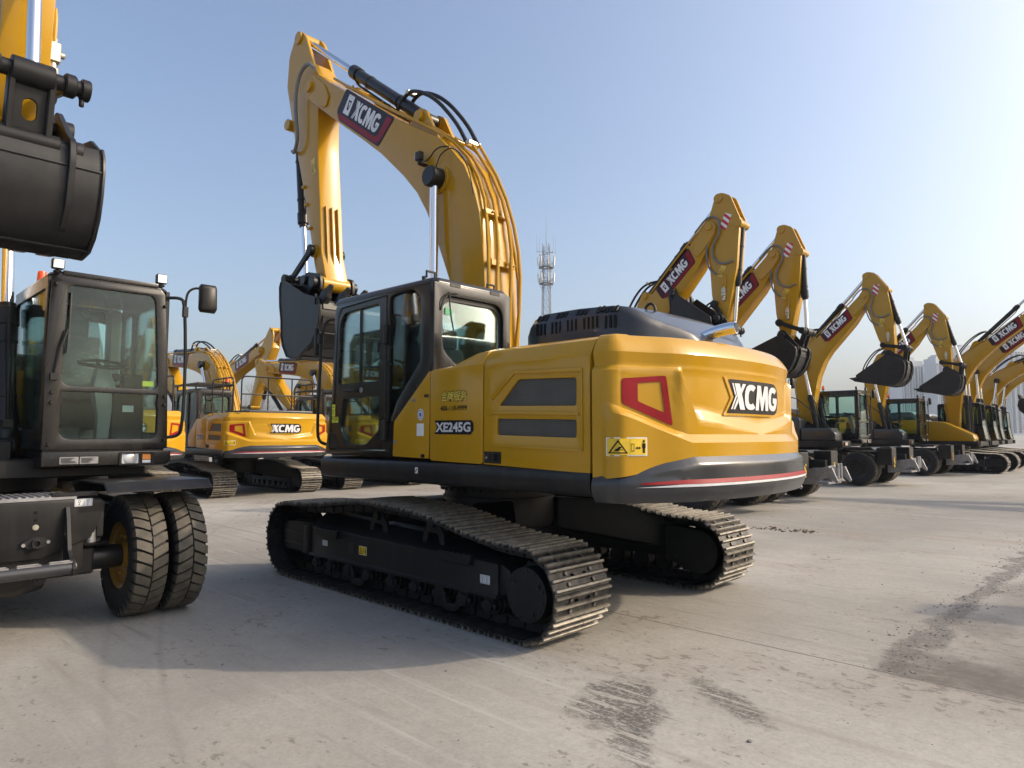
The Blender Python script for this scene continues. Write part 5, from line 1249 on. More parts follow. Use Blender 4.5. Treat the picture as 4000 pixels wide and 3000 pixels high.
def wheel_cab(root, full):
    cm = 'cab_paint'; yl, yr = 1.275, .235; x0, x1 = -.17, 1.31
    # windscreen frame: front wall, tapering inwards to the roof
    def lean(z): return .0 if z < 1.9 else (z-1.9)*.045
    fo = [(yr+.0, 1.44), (yl, 1.44), (yl-.02, 2.2), (yl-.07, 2.96), (yl-.12, 3.01), (yr+.06, 3.01), (yr+.02, 2.96), (yr-.0, 2.2)]
    up = rpoly([(yr+.13, 2.015), (yl-.105, 2.015), (yl-.155, 2.93), (yr+.14, 2.93)], .075, 5); lo = rpoly([(yr+.13, 1.965), (yl-.10, 1.965), (yl-.10, 1.535), (yr+.13, 1.535)], .07, 5)
    lo = [(yr+.13, 1.965), (yl-.102, 1.965)]+[q for q in rpoly([(yl-.10, 1.9), (yl-.10, 1.535), (yr+.13, 1.535), (yr+.13, 1.9)], .09, 5) if q[1] < 1.88]
    cab = P('cab', cm, root, lambda: G().prism(fo, x1-.05, x1, 'x', [up, lo]), key='wcab', bev=.010, seg=2)
    P('window_seal', 'plastic_black', cab, lambda: G().prism([(yr+.105, 1.51), (yl-.075, 1.51), (yl-.13, 2.955), (yr+.115, 2.955)], x1-.058, x1-.051, 'x', [up, lo]), key='wseal')
    pane(cab, up, x1-.030, x1-.022, 'x', 'cab_glass', 'windscreen'); pane(cab, lo, x1-.034, x1-.026, 'x', 'cab_glass', 'lower_windscreen')
    so = [(x1-.051, 1.44), (x1-.051, 3.0), (x0+.10, 3.0), (x0, 2.9), (x0, 1.44)]
    sh = rpoly([(x1-.12, 1.62), (x1-.12, 2.90), (x0+.14, 2.90), (x0+.10, 2.8), (x0+.10, 2.0), (.30, 1.62)], .06)
    P('right_wall', cm, cab, lambda: G().prism(so, yr, yr+.04, 'y', [sh]), key='wrw', bev=.006); pane(cab, sh, yr+.015, yr+.022)
    dh = rpoly([(x1-.13, 1.60), (x1-.13, 2.88), (.36, 2.88), (.36, 1.60)], .06); qh = rpoly([(.26, 1.95), (.26, 2.88), (x0+.12, 2.88), (x0+.09, 2.8), (x0+.09, 1.95)], .05)
    P('left_wall', cm, cab, lambda: G().prism(so, yl-.05, yl-.01, 'y', [dh, qh]), key='wlw', bev=.006); pane(cab, dh, yl-.035, yl-.028); pane(cab, qh, yl-.035, yl-.028)
    rw = rpoly([(yr+.12, 2.15), (yr+.12, 2.82), (yl-.16, 2.82), (yl-.16, 2.15)], .09)
    P('rear_wall', cm, cab, lambda: G().prism([(yr+.04, 1.44), (yr+.04, 2.98), (yl-.05, 2.98), (yl-.05, 1.44)], x0, x0+.045, 'x', [rw]), key='wback', bev=.006); pane(cab, rw, x0+.015, x0+.022, 'x', 'cab_glass', 'rear_window')
    def roof():
        g = G(); rings = []
        for z, e in ((2.985, .0), (3.015, .0), (3.045, .03), (3.055, .09)):
            rings.append([(x1+.0-e, yr+.06+e, z), (x1-e, yl-.11-e, z), (x1-.08-e, yl-.03-e, z), (x0+.05+e, yl-.03-e, z), (x0+e, yl-.08-e, z), (x0+e, yr+.05+e, z), (x0+.05+e, yr+e, z), (x1-.08-e, yr+e, z)])
        g.loft(rings); g.box((x1-.005, (yl+yr)/2-.02, 3.032), (.03, .80, .045)); return g
    rf = P('roof', cm, cab, roof, key='wroof', bev=.010, seg=2)
    P('floor', cm, cab, lambda: G().box((.57, (yl+yr)/2, 1.42), (1.4, 1.0, .05)), key='wfloor')
    # base box with head lamp and plates
    bs = P('cab_base', cm, root, lambda: G().loft([[(x, yr-.01, 1.28+.02*a), (x, yl+.0-.03*a, 1.28+.02*a), (x, yl+.01, 1.33), (x, yl+.01, 1.425), (x, yr-.01, 1.425)] for x, a in ((x0, 0), (x1+.03, 0), (x1+.07, 1))]), key='wbase', bev=.012, seg=2)
    xf = x1+.072
    hl = P('head_lamp', 'plastic_black', bs, lambda: G().prism(rrect(.83, 1.295, 1.13, 1.415, .012), xf-.01, xf+.016, 'x', [rrect(.85, 1.31, 1.00, 1.40, .01), rrect(1.025, 1.31, 1.105, 1.40, .01)]), key='hl', bev=.003)
    P('lamp_lens', 'lamp_lens', hl, lambda: G().lathe([(.0, .006), (.03, .010), (.05, .004), (.06, .0), (.0, -.004)], (xf, .925, 1.355), 'x', 20).box((xf-.004, .925, 1.355), (.006, .15, .09)), key='ll')
    P('indicator_lens', 'amber_lens', hl, lambda: G().box((xf, 1.065, 1.370), (.012, .076, .052)), key='il', bev=.003); P('position_lens', 'white_decal', hl, lambda: G().box((xf, 1.065, 1.325), (.012, .076, .028)), key='posl', bev=.003)
    for y in (.36, .515):
        b = P('data_plate', 'steel_plate', bs, flat(poly2([rrect(0, 0, .145, .062, .004)]), (xf, y, 1.318), (0, 1, 0), (0, 0, 1), .004))
        rn = random.Random(int(y*100)); ps = [poly2([[(.008+.005*rn.random(), .008+i*.0095), (.05+.085*rn.random(), .008+i*.0095), (.05+.08*rn.random(), .0135+i*.0095), (.008, .0135+i*.0095)]]) for i in range(5)]
        P('plate_print', 'black_decal', b, flat(join2(*ps), (xf+.003, y, 1.318), (0, 1, 0), (0, 0, 1), .004))
    # lamps, beacon, mirror, wiper, rubber knobs
    for x, y in ((x1-.06, yr+.07), (x1-.04, yl-.10)):
        l_ = P('work_lamp', 'plastic_black', root, lambda: G().box((0, 0, .085), (.06, .10, .095)).cyl((-.01, 0, 0), (-.01, 0, .04), .022).box((-.01, 0, .02), (.05, .07, .02)), key='wl', bev=.010, M=Matrix.Translation((x, y, 3.03)))
        P('lamp_face', 'lamp_lens', l_, lambda: G().box((.0315, 0, .085), (.004, .082, .078)).box((.035, 0, .085), (.004, .05, .006)), key='wlf')
    g = G(); g.cyl((.15, .40, 3.04), (.15, .40, 3.10), .02); g.cyl((.15, .40, 3.10), (.15, .40, 3.125), .05, n=20); b = P('beacon_base', 'plastic_black', root, g, bev=.005); P('beacon', 'beacon_orange', b, G().cyl((.15, .40, 3.125), (.15, .40, 3.25), .045, .04, n=20), bev=.015, seg=2)
    rl = P('grab_rail', 'plastic_black', root, lambda: G().tube([(x1-.02, yl-.06, 2.93), (x1+.04, yl+.05, 2.94), (x1+.05, yl+.10, 2.90), (x1+.04, yl+.13, 2.2), (x1+.03, yl+.12, 1.62), (x1+.0, yl+.08, 1.56), (x1-.02, yl-.02, 1.55)], .016, 8, sm=2), key='wrail')
    mr = P('mirror_arm', 'plastic_black', root, lambda: G().tube([(x1+.05, yl+.105, 2.80), (x1+.05, yl+.11, 2.97), (x1+.05, yl+.15, 3.04), (x1+.05, yl+.24, 3.07), (x1+.05, yl+.26, 3.0), (x1+.05, yl+.26, 2.86)], .012, 8, sm=2).box((x1+.05, yl+.105, 2.80), (.045, .045, .10)), key='wmarm')
    def mir():
        g = G(); c = (x1+.075, yl+.31, 2.96); rings = []
        for dx, k in ((-.03, .82), (-.015, .97), (.0, 1.0), (.035, .96), (.055, .75)): rings.append([(c[0]+dx, c[1]+a*.088*k, c[2]+b*.145*k) for a, b in ((-1, -.8), (-.8, -1), (.8, -1), (1, -.75), (.93, .8), (.75, 1), (-.8, 1), (-1, .82))])
        g.loft(rings); return g
    P('mirror_head', 'plastic_black', mr, mir, key='wmir', smooth=50)
    P('wiper', 'plastic_black', cab, lambda: G().tube([(x1+.02, yr+.065, 2.10), (x1+.035, yr+.10, 2.35), (x1+.03, yr+.15, 2.52)], .012, 6).tube([(x1+.02, yr+.15, 2.30), (x1+.015, yr+.165, 2.58), (x1+.005, yr+.17, 2.86)], .010, 6).box((x1+.02, yr+.065, 2.09), (.05, .06, .06)), key='wwip')
    for y, z in ((yr+.055, 2.92), (yr+.055, 1.95), (yr+.055, 1.86), (yr+.05, 1.49), (yl-.07, 2.84), (yl-.045, 1.95), (yl-.045, 1.87), (yl-.04, 1.53)):
        P('rubber_stop', 'plastic_black', cab, lambda: G().cyl((0, 0, 0), (.03, 0, 0), .018, .012, n=12), key='stop', M=Matrix.Translation((x1, y, z)))
    # inside: wrapped seat, steering column and wheel, monitor, side handle
    seat(cab, .25, .74, 1.90, wrap=full)
    if full:
        g = G(); t = R(38); nx, nz = math.sin(t)*.35, 1
        ring = [(.86+.20*math.cos(2*math.pi*k/28)*.93, .80+.20*math.sin(2*math.pi*k/28), 2.27-.20*math.cos(2*math.pi*k/28)*.25) for k in range(29)]
        g.tube(ring, .015, 8); g.tube([(.86, .80, 2.24), (.67, .80, 2.30)], .014, 6); g.tube([(.86, .80, 2.24), (.94, .93, 2.25)], .014, 6); g.tube([(.86, .80, 2.24), (.94, .67, 2.25)], .014, 6)
        sw = P('steering_wheel', 'plastic_black', cab, g)
        g = G(); g.loft([[(.86+x+.10*a*k, .80+b*.11*k, z) for a, b in ((-1, -1), (1, -1), (1, 1), (-1, 1))] for x, z, k in ((.0, 2.22, .5), (.03, 2.05, .9), (.05, 1.95, .8), (.08, 1.75, .55), (.05, 1.47, .55))]); P('steering_column', 'plastic_grey', cab, g, bev=.02, seg=2)
        P('monitor', 'plastic_black', cab, G().box((1.02, 1.02, 2.07), (.08, .20, .20), None).box((.95, .98, 1.95), (.05, .05, .2)).box((.85, 1.0, 1.75), (.3, .3, .5)), bev=.02); P('display_sticker', 'white_decal', cab, flat(poly2([rrect(0, 0, .10, .065, .004)]), (1.005, .95, 1.80), (0, 1, 0), (0, 0, 1), .004))
        b = P('warning_label', 'lime_decal', cab, flat(poly2([rrect(0, 0, .10, .05, .003)]), (x1-.036, 1.04, 2.045), (0, 1, 0), (0, 0, 1), -.004))
        P('pedal_box', 'plastic_black', cab, G().box((.9, .50, 1.56), (.25, .2, .2)).box((.75, .72, 1.50), (.5, .3, .08)), bev=.02); P('arm_rest', 'plastic_black', cab, G().box((.45, .44, 2.05), (.35, .08, .10)).box((.45, 1.06, 2.05), (.35, .08, .10)), bev=.03)
        P('rear_heater_box', 'plastic_grey', cab, G().box((-.02, .78, 1.75), (.2, .7, .5)).box((.0, 1.12, 2.5), (.14, .14, .9)), bev=.03)
    return cab

def wheeled(name, label, loc, rz, group, db=0.0, da=0.0, curl=0.0, nose='bracket', full=False, rim='charcoal_paint', sc=1.0):
    root = thing(name, label, 'excavator', loc, rz, group, sc)
    XF, XR = 1.70, -1.10
    P('chassis', 'charcoal_paint', root, lambda: G().prism([(-1.75, .62), (-1.6, .50), (2.0, .50), (2.02, 1.05), (-1.75, 1.05)], -.42, .42).box((.3, 0, .72), (1.7, 1.9, .42)).box((.3, 0, .95), (1.9, 1.5, .1)).cyl((0, 0, .95), (0, 0, 1.20), .60, n=36), key='chassis', bev=.02, seg=2)
    for x in (XF, XR):
        P('axle', 'charcoal_paint', root, lambda: G().box((0, 0, .525), (.22, 1.1, .22)).cyl((0, -.95, .525), (0, .95, .525), .10, n=18).lathe([(0, -.25), (.20, -.2), (.24, 0), (.20, .2), (0, .25)], (0, 0, .525), 'y', 20).box((0, .52, .66), (.30, .28, .03)).box((0, -.52, .66), (.30, .28, .03)), key='axle', bev=.015, M=Matrix.Translation((x, 0, 0)))
        for s in (1, -1):
            wheel(root, x, s*1.21, s, rim); wheel(root, x, s*.88, -s, rim)
    for s in (1, -1):      # flat mud guards with folded lips
        mg = lambda: G().prism([(1.36, 1.155), (2.10, 1.165), (2.20, 1.10), (2.21, 1.11), (2.11, 1.185), (1.36, 1.175), (1.24, 1.06), (1.255, 1.05)], s*.52, s*1.36).prism([(1.36, 1.157), (2.10, 1.167), (2.12, 1.11), (1.36, 1.10)], s*1.345, s*1.362)
        P('mud_guard', 'charcoal_paint', root, mg, key=('mg', s), bev=.008)
        P('rear_guard', 'charcoal_paint', root, lambda: G().prism([(-1.7, 1.13), (-.55, 1.13), (-.48, 1.05), (-.46, 1.06), (-.53, 1.155), (-1.7, 1.155)], s*.52, s*1.26), key=('mgr', s), bev=.008)
        P('side_step', 'charcoal_paint', root, lambda: G().prism([(-.35, .98), (-.28, .50), (.85, .50), (1.02, .98)], s*.90, s*1.20).box((.25, s*1.21, .62), (.8, .03, .04)), key=('step', s), bev=.015)
    g = None
    if nose == 'bracket':
        for s in (1, -1):
            P('front_box', 'charcoal_paint', root, lambda: G().box((2.42, s*.95, .92), (.42, .46, .50)).box((2.3, s*.7, .8), (.5, .3, .3)), key=('fb', s), bev=.012)
            P('hazard_plate', 'stripe_yellow_black', root, lambda: G().box((2.636, s*.95, .75), (.006, .12, .30)), key=('hz', s))
        br = P('front_bracket', 'steel_plate', root, lambda: G().prism([(2.30, .40), (2.62, .42), (2.95, .62), (3.15, .45), (3.18, .50), (3.05, .82), (2.62, .80), (2.30, .70)], .42, .46).prism([(2.30, .40), (2.62, .42), (2.95, .62), (3.15, .45), (3.18, .50), (3.05, .82), (2.62, .80), (2.30, .70)], -.46, -.42).box((2.95, 0, .72), (.05, .9, .26)).cyl((3.05, .1, .55), (3.05, .1, .9), .04).cyl((3.05, -.1, .55), (3.05, -.1, .9), .04).box((2.7, 0, .45), (.5, .84, .05)), key='fbr', bev=.006)
        for s in (1, -1): P('bracket_lamp', 'lamp_lens', br, lambda: G().cyl((2.975, s*.32, .73), (2.99, s*.32, .73), .05, n=16), key=('brl', s))
    else:
        pl = P('front_plate', 'charcoal_paint', root, lambda: G().prism([(-.55, 1.06), (.50, 1.06), (.555, 1.03), (.555, .96), (.47, .745), (.12, .615), (-.12, .615), (-.47, .745), (-.555, .96), (-.555, 1.03), (-.50, 1.06)], 2.00, 2.035, 'x').prism([(1.9, 1.06), (2.0, 1.06), (2.0, .70), (1.9, .75)], -.54, .54).prism([(1.93, .92), (1.93, 1.035), (2.034, 1.035), (2.034, .75), (1.96, .70)], .50, .552), key='fpl', bev=.012, seg=2)
        P('tread_plate', 'steel_plate', pl, lambda: G().box((1.78, 0, 1.075), (.5, .70, .025)), key='trp')
        g = G()
        for k in range(14): g.box((1.80, -.33+k*.05, 1.092), (.44, .018, .010))
        P('tread_bar', 'steel_plate', pl, g)
        for s in (1, -1):
            P('bracket_bar', 'charcoal_paint', pl, G().box((1.98, s*.34, 1.095), (.10, .33, .035)), bev=.006)
            gs = G(); gs.prism([(2.035, 1.0), (2.06, 1.005), (2.10, .92), (2.17, .68), (2.24, .62), (2.33, .60), (2.345, .56), (2.335, .51), (2.27, .495), (2.20, .53), (2.035, .60)], s*.285-.014, s*.285+.014, 'y', [rrect(2.055, .78, 2.085, .86, .013)]); P('step_gusset', 'charcoal_paint', pl, gs, bev=.004)
            pl2 = G().cyl((2.0, s*.47, .70), (2.0, s*.47, .97), .035, n=16); pl2.box((1.93, s*.47, .92), (.12, .10, .10)); P('guide_rod', 'steel_plate', pl, pl2, bev=.004)
        st = P('step_tube', 'slate_paint', pl, G().cyl((2.285, -.30, .56), (2.285, .30, .56), .048, n=24)); g = G()
        for k in range(3): g.box((2.285, -.2+k*.2, .607), (.05, .15, .010)); g.box((2.26, -.2+k*.2, .610), (.01, .13, .014))
        P('step_grip', 'steel_plate', st, g)
        for y, z, r in ((.075, .974, .013), (.077, .917, .013)): P('bolt_hole', 'black_decal', pl, G().cyl((2.034, y, z), (2.0375, y, z), r, n=16))
        P('grease_plug', 'fitting_metal', pl, G().cyl((2.035, .08, .861), (2.05, .08, .861), .012, n=8).cyl((2.035, .08, .861), (2.042, .08, .861), .022, n=8))
        P('towing_eye', 'charcoal_paint', pl, G().prism(rpoly([(-.03, .735), (.05, .785), (.12, .785), (.19, .735), (.12, .695), (.05, .695)], .02), 2.035, 2.055, 'x').lathe([(.02, 0), (.034, 0), (.034, .03), (.02, .03)], (2.054, .085, .738), 'x', 20), bev=.004)
        P('eye_bolt', 'steel_plate', pl, G().bolts([(2.055, .002, .733), (2.055, .163, .745)], (1, 0, 0), .014, .012))
        info_plate(pl, (2.035, .335, 1.0), (0, 1, 0), (0, 0, 1), .125, .06)
        P('towing_lug', 'charcoal_paint', pl, G().prism(rrect(.05, .44, .13, .53, .03), 2.16, 2.19, 'x').cyl((2.19, .09, .485), (2.20, .09, .485), .02, n=16), bev=.004)
    # upper: slewing platform, tank boxes, rear body
    P('slew_ring', 'frame_black', root, lambda: G().cyl((0, 0, 1.05), (0, 0, 1.20), .64, n=40).bolts([(.61*math.cos(R(10*i)), .61*math.sin(R(10*i)), 1.19) for i in range(36)], (0, 0, 1), .018, .014), key='wslew')
    P('platform', 'frame_black', root, lambda: G().box((-.55, 0, 1.27), (3.3, 2.3, .17)).box((.35, -.2, 1.40), (1.0, .62, .25)).prism([(-.45, 1.32), (.35, 1.32), (.12, 1.9), (-.05, 2.02), (-.28, 2.02)], .06, .10).prism([(-.45, 1.32), (.35, 1.32), (.12, 1.9), (-.05, 2.02), (-.28, 2.02)], -.50, -.46), key='wplat', bev=.015)
    P('platform_sill', 'charcoal_paint', root, lambda: G().box((-.45, -1.20, 1.275), (3.45, .12, .20)).box((1.18, -.90, 1.275), (.20, .66, .20)), key='wsill', bev=.02, seg=2)
    tk = P('tool_box', 'slate_paint', root, lambda: G().prism([(-.02, 1.385), (1.05, 1.385), (1.05, 1.62), (.88, 1.78), (-.02, 1.80)], -1.25, -.58), key='wtool', bev=.05, seg=3)
    P('fuel_tank', 'slate_paint', root, lambda: G().prism([(-.75, 1.385), (-.04, 1.385), (-.04, 2.08), (-.14, 2.15), (-.75, 2.15)], -1.25, -.58), key='wtank', bev=.05, seg=3)
    g = None
    P('hand_rail', 'plastic_black', root, lambda: G().tube([(-.55, -1.22, 2.1), (-.55, -1.22, 2.75), (-.35, -1.22, 2.82), (-.05, -1.22, 2.72), (.85, -1.22, 1.85), (1.0, -1.22, 1.55), (1.0, -1.22, 1.40)], .018, 8, sm=1).cyl((-.12, -1.22, 2.15), (-.12, -1.22, 2.70), .016, n=8), key='wrl')
    hl = P('right_lamp', 'plastic_black', root, lambda: G().box((1.29, -1.05, 1.28), (.03, .26, .15)), key='rlamp', bev=.01); P('lamp_lens', 'lamp_lens', hl, lambda: G().box((1.31, -1.0, 1.28), (.006, .13, .10)), key='rlens', bev=.004); P('indicator_lens', 'amber_lens', hl, lambda: G().box((1.31, -1.12, 1.28), (.006, .06, .08)), key='rind')
    def rear():
        g = G(); rings = []
        for z, k in ((1.19, .97), (1.30, 1.0), (1.9, 1.0), (2.2, .98), (2.29, .93)):
            r = []
            for x, y in ((-.78, -1.25), (-1.9, -1.25), (-2.25, -1.05), (-2.42, -.6), (-2.47, 0), (-2.42, .6), (-2.25, 1.05), (-1.9, 1.25), (-.20, 1.25), (-.20, .2), (-.78, .2)): r.append((-.2+(x+.2)*k if x < -1.5 else x, y*k, z))
            rings.append(r)
        g.loft(rings); return g
    P('rear_body', 'yellow_paint', root, rear, key='wrear', bev=.02, seg=2, smooth=40)
    P('engine_hood', 'slate_paint', root, lambda: G().loft([[(-.8, -y, z), (-2.1, -y*.9, z), (-2.1, y*.9, z), (-.8, y, z)] for y, z in ((1.0, 2.28), (1.0, 2.42), (.85, 2.48))]), key='whood', bev=.05, seg=3)
    P('side_cover', 'slate_paint', root, lambda: G().box((-.95, -1.254, 1.60), (.3, .012, .4)), key='wsc', bev=.004)
    wheel_cab(root, full)
    C2 = WH
    boom, arm = front(root, C2, db, da, curl, -.20, key='wh', fine=full, wheeled=True)
    if full:
        for y in (-.20-.16-.10, -.20+.16+.10):
            q = Vector((2.42, y, 5.15))
    # arm hoses and bucket line
    ft = C2['foot']; rb = lambda q: rot2(q, ft, db); pv = rb(C2['pivot']); ra = lambda q: rot2(rb(q), pv, da)
    for yy in (-.20-.20, -.20+.20):
        pts = [rb((1.45, 5.98)), ra((1.72, 6.28)), ra((2.0, 6.22)), ra((2.08, 5.9)), ra((1.95, 5.62)), ra((2.05, 5.32)), ra((2.35, 5.25)), ra((2.52, 5.36))]
        P('arm_hose', 'grey_hose', arm, G().tube([(q[0], yy, q[1]) for q in pts], .022, 8, sm=2))
        pts = [ra((1.82, 5.75)), ra((1.84, 5.5)), ra((1.98, 5.12)), ra((2.2, 5.02))]
        P('arm_hose', 'grey_hose', arm, G().tube([(q[0], yy, q[1]) for q in pts], .020, 8, sm=2))
        pts = [ra((2.30, 5.05)), ra((2.42, 5.0)), ra((2.45, 4.75))]; P('steel_line', 'yellow_paint', arm, G().tube([(q[0], yy, q[1]) for q in pts], .017, 8, sm=1))
        q = ra((2.45, 4.66)); g = G(); g.box((q[0], yy, q[1]), (.09, .09, .16)); g.cyl((q[0], yy, q[1]-.16), (q[0], yy, q[1]+.12), .03, n=10); g.cyl((q[0], yy-.08, q[1]), (q[0], yy+.08, q[1]), .025, n=10); g.box((q[0], yy*1.0, q[1]-.15), (.07, .07, .06)); P('shut_off_valve', 'fitting_metal', arm, g, bev=.008)
    return root

# ------------------------------------------------------------ the place
build_materials()
paint('green_sign', (.03, .30, .12), .4, .1, .02)

def ground():
    g = G(); S = 2200
    g.add([(-S, -S, 0), (S, -S, 0), (S, S, 0), (-S, S, 0)], [(0, 1, 2, 3)])
    o = P('yard_ground', 'yard_concrete', None, g, smooth=0); o['kind'] = 'structure'
ground()

# main machine
main = crawler('crawler_excavator', 'large yellow crawler excavator in the middle foreground, seen from its left rear', (0, 0, 0), 0.0, None, 1.0, 'XE245G', full=True, service=True)

# wheeled machine cut by the left edge
left = wheeled('wheeled_excavator', 'black fronted wheeled excavator cut by the left edge, dual tyres, bucket over its cab', (2.98, 4.2, 0), math.pi, 'wheeled excavators', da=-.16, curl=.16, nose='plate', full=True, rim='dark_yellow_paint')

# row of wheeled machines on the right
wh = [(-8.45, 'wheeled excavator nearest behind the counterweight, arm up with bucket teeth pointing up', .03, -.27, -1.0),
      (-11.45, 'second wheeled excavator behind the counterweight, bucket half hidden by its top edge', 0.0, -.23, .02),
      (-18.4, 'wheeled excavator just right of the counterweight with its front dual tyres in full view', 0.0, 0.0, 0.0),
      (-25.6, 'wheeled excavator in the right row with its bucket in front of the tower blocks', 0.0, 0.0, 0.0)]
for y, lab, db, da, cu in wh:
    wheeled('wheeled_excavator', lab, (3.2+(.08 if y > -20 else 0), y, 0), math.pi, 'wheeled excavators', db, da, cu, 'bracket', True if y > -20 else False)

# back row of smaller crawlers seen from behind
B0 = crawler('crawler_excavator', 'smaller crawler excavator with rear hand rails, its letters readable between the two cabs', (13.5, -3.05, 0), 0.0, 'crawler excavators in the back row', .92, 'XE215G', db=-.52, da=-.25, curl=-.2, full=False, rails=True, guard=True)
for y, lab in ((.65, 'smaller crawler excavator half hidden behind the wheeled excavator\'s cab'), (-6.75, 'smaller crawler excavator hidden behind the foreground cab, tracks showing below it'), (-10.4, 'smaller crawler excavator behind the foreground boom foot'), (-14.1, 'fifth crawler excavator of the back row, behind the engine hood'), (-30.0, 'dark hooded crawler excavator far behind the right row')):
    copy_tree(B0, lab, (13.5, y, 0))
# facing row further back
F0 = crawler('crawler_excavator', 'distant crawler excavator facing right, boom raised behind the hand rails', (26.5, -7.6, 0), math.pi, 'distant crawler excavators', .95, 'XE215G', db=-.36, da=.05, curl=-.3, full=False)
copy_tree(F0, 'distant crawler excavator facing right, farther left and half hidden behind the back row', (27.5, -3.4, 0)); copy_tree(F0, 'distant crawler excavator facing right, behind the foreground bucket', (28.0, -12.2, 0))
# crawlers at the right end of the yard, facing the lane
R0 = crawler('crawler_excavator', 'first crawler excavator at the right edge, long yellow side panel and black tracks', (1.5, -29.4, 0), math.pi, 'crawler excavators at the right end', .97, 'XE215G', db=.04, da=.30, curl=-.3, full=False)
copy_tree(R0, 'second crawler excavator at the right edge, its raised boom just below the first boom', (1.65, -32.9, 0))
R2 = crawler('crawler_excavator', 'third crawler excavator at the right edge, boom lower and dark bucket hanging at the edge', (1.9, -36.4, 0), math.pi, 'crawler excavators at the right end', .95, 'XE215G', db=-.16, da=-.30, curl=.1, full=False)
copy_tree(R2, 'fourth crawler excavator at the far right, farthest of the row', (2.1, -40.2, 0))

# two machines across the lane, outside the frame on the right: their booms throw the shadows seen on the slab
for x, y, lab in ((-9.6, -16.6, 'crawler excavator across the lane, outside the frame at right, whose boom shades the slab'), (-15.0, -6.6, 'nearer crawler excavator across the lane, outside the frame at right')):
    copy_tree(B0, lab, (x, y, 0))

# ------------------------------------------------------------ far things
def tower_block(x, y, w_, d_, h, rz, label):
    r = thing('tower_block', label, 'building', (x, y, 0), rz, 'tower blocks beyond the yard')
    P('wall', 'tower_wall', r, G().box((0, 0, h/2), (d_, w_, h)).box((0, 0, h+2), (d_*.6, w_*.45, 6)).box((0, w_*.25, h+1), (d_*.7, w_*.2, 4)), smooth=0)
    n = int(w_/4.2)
    for i in range(n):
        yy = -w_/2+(i+.5)*w_/n
        P('window_column', 'tower_window', r, G().box((-d_/2-.15, yy, h/2-2), (.5, w_/n*.52, h-10)), smooth=0)
        if i % 2: P('balcony_rib', 'tower_wall', r, G().box((-d_/2-.9, yy+w_/n*.45, h/2-3), (1.8, w_/n*.18, h-12)), smooth=0)
    return r
fwd = Vector((math.cos(CAM_YAW), math.sin(CAM_YAW), 0)); rgt = Vector((math.sin(CAM_YAW), -math.cos(CAM_YAW), 0))
def at(px_, D): q = CAM_POS+fwd*D+rgt*((px_-2000)/2658*D); return q.x, q.y
tb = [(3545, 880, 36, 96, 'left tower block of the hazy group, partly behind the dark bucket'), (3632, 930, 34, 92, 'lower hazy tower block with pale stripe on its left corner'), (3672, 860, 26, 97, 'narrow hazy tower block between two lower ones'), (3712, 900, 32, 96, 'hazy tower block right of the narrow one'), (3768, 880, 34, 112, 'tallest hazy tower block behind the second bucket'), (3480, 960, 40, 84, 'faint tower block seen below the first hanging bucket'), (3975, 860, 40, 112, 'hazy tower block at the right edge of the picture'), (3890, 930, 34, 86, 'faint tower block behind the raised yellow booms')]
for px_, D, w_, h, lab in tb:
    x, y = at(px_, D); tower_block(x, y, w_, 18, h, CAM_YAW+.25, lab)

